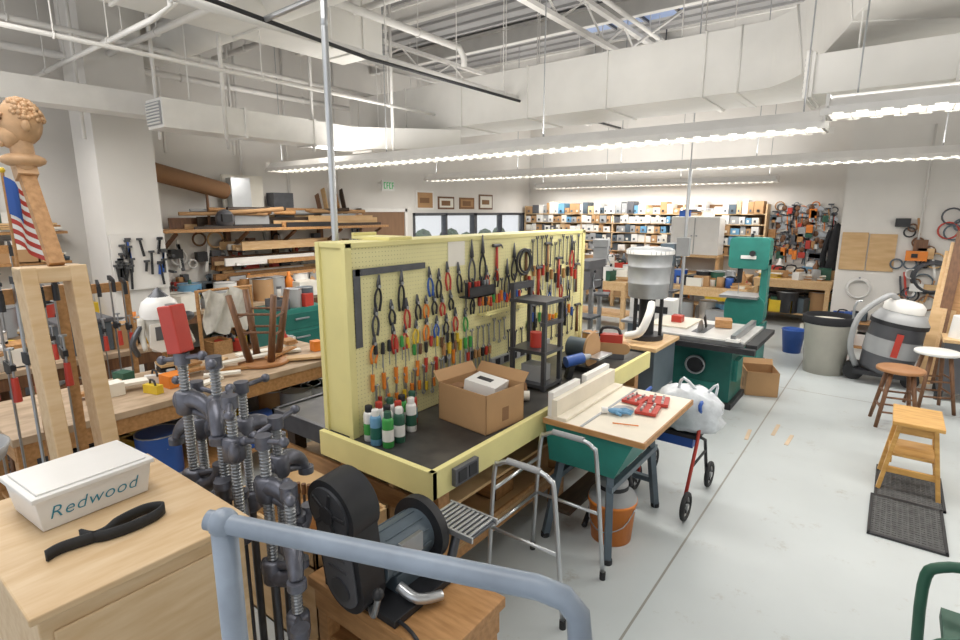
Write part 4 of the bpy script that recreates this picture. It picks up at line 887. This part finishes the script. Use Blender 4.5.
b.bx(.01,.27,.21,.22,.175,.202,ALU).bx(.01,.27,.38,.39,.175,.202,ALU)
b.cyl((.15,.2,.0),(.15,.27,.18),.02,DSTEEL); b.tube([(.12,-.05,.08),(.2,-.03,.05),(.24,.06,.03)],.02,ALU,k=4,n=12)
b.X=Matrix.Identity(4); b.done()
b=B('power_cord').tube([(-1.5,1.33,.562),(-1.3,1.30,.562),(-1.13,1.25,.4),(-1.2,1.2,.1),(-1.4,1.15,.01)],.008,BLK,k=6).done()
b=B('plywood_crate',bevel=.003)
x0,x1,y0,y1,z0,z1=-2.85,-2.03,1.36,1.84,.0,.62
b.bx(x0,x1,y0,y1,z0,z0+.02,PLY).bx(x0,x0+.02,y0,y1,z0,z1,PLY).bx(x1-.02,x1,y0,y1,z0,z1,PLY).bx(x0,x1,y0,y0+.02,z0,z1,PLY).bx(x0,x1,y1-.02,y1,z0,z1,PLY).bx(x0,x1,y0,y1,.5,.52,PLY).bx(x0+.28,x0+.3,y0,y1,.42,z1,PLY).bx(x0,x0+.3,y0,y1,z1,z1+.015,PLY); b.done()
b=B('file_block',(-2.5,1.55,.522),20).box((.12,0,.04),(.2,.14,.08),WMID)
for i in range(5): b.cyl((.05+i*.035,0,.08),(.05+i*.035,0,.16),.008,DSTEEL,n=8).cyl((.05+i*.035,0,.16),(.05+i*.035,0,.22),.013,WBROWN,n=8)
b.done()
b=B('floor_marking_tape')
for (x,y,l) in ((-.95,5.7,.3),(-.75,6.0,.35),(-.6,5.8,.3)): b.box((x,y,.002),(.035,l,.003),STAIN,(0,0,rnd(-8,8)))
b.done()
# ------------------------------------------------------------------ lights & world
def area(name,loc,sx,sy,e,rot=(0,0,0),c=(1,.965,.92)):
    l=bpy.data.lights.new(name,'AREA'); l.shape='RECTANGLE'; l.size=sx; l.size_y=sy; l.energy=e; l.color=c
    o=bpy.data.objects.new(name,l); o.location=loc; o.rotation_euler=rot; bpy.context.collection.objects.link(o)
for i,(x,y) in enumerate(((-5.8,4.78),(-2.4,4.78),(.9,4.6),(-5.8,8.0),(-2.2,8.0),(.8,8),(-6,12.2),(-3.4,12.2))):
    area('tube_and_fill_lamp',(x,y,2.76),3.0,.28,43)
    area('fill_uplight',(x,y,2.95),3.0,.28,30,(math.pi,0,0))  # added upward fill above each fixture, brightens the ceiling
area('tube_and_fill_lamp',(-2.5,.5,4.6),5,1.5,112)  # added overhead fill light, no fixture modelled here
area('tube_and_fill_lamp',(-6,1.0,3.1),2.5,1.2,44)  # added fill light for the left side, belongs to no tube
area('fill_uplight',(-5.5,.5,3.0),3,.3,24,(math.pi,0,0))  # added upward fill for the left ceiling, without a fixture
wd=bpy.data.worlds.new('World'); bpy.context.scene.world=wd; wd.use_nodes=True
bg=wd.node_tree.nodes['Background']; bg.inputs[0].default_value=(.95,.97,1,1); bg.inputs[1].default_value=.95
# ------------------------------------------------------------------ camera
cam=bpy.data.cameras.new('camera'); co=bpy.data.objects.new('camera',cam); bpy.context.collection.objects.link(co)
cam.sensor_width=36; cam.lens=540/960*36; cam.clip_start=.05
p=math.atan(108/540); th=math.radians(37.33)
fw=Vector((-math.sin(th)*math.cos(p),math.cos(th)*math.cos(p),-math.sin(p)))
co.location=(0,0,2.2); co.rotation_euler=fw.to_track_quat('-Z','Y').to_euler()
bpy.context.scene.camera=co
try:
    bpy.context.scene.view_settings.view_transform='Standard'
except Exception: pass
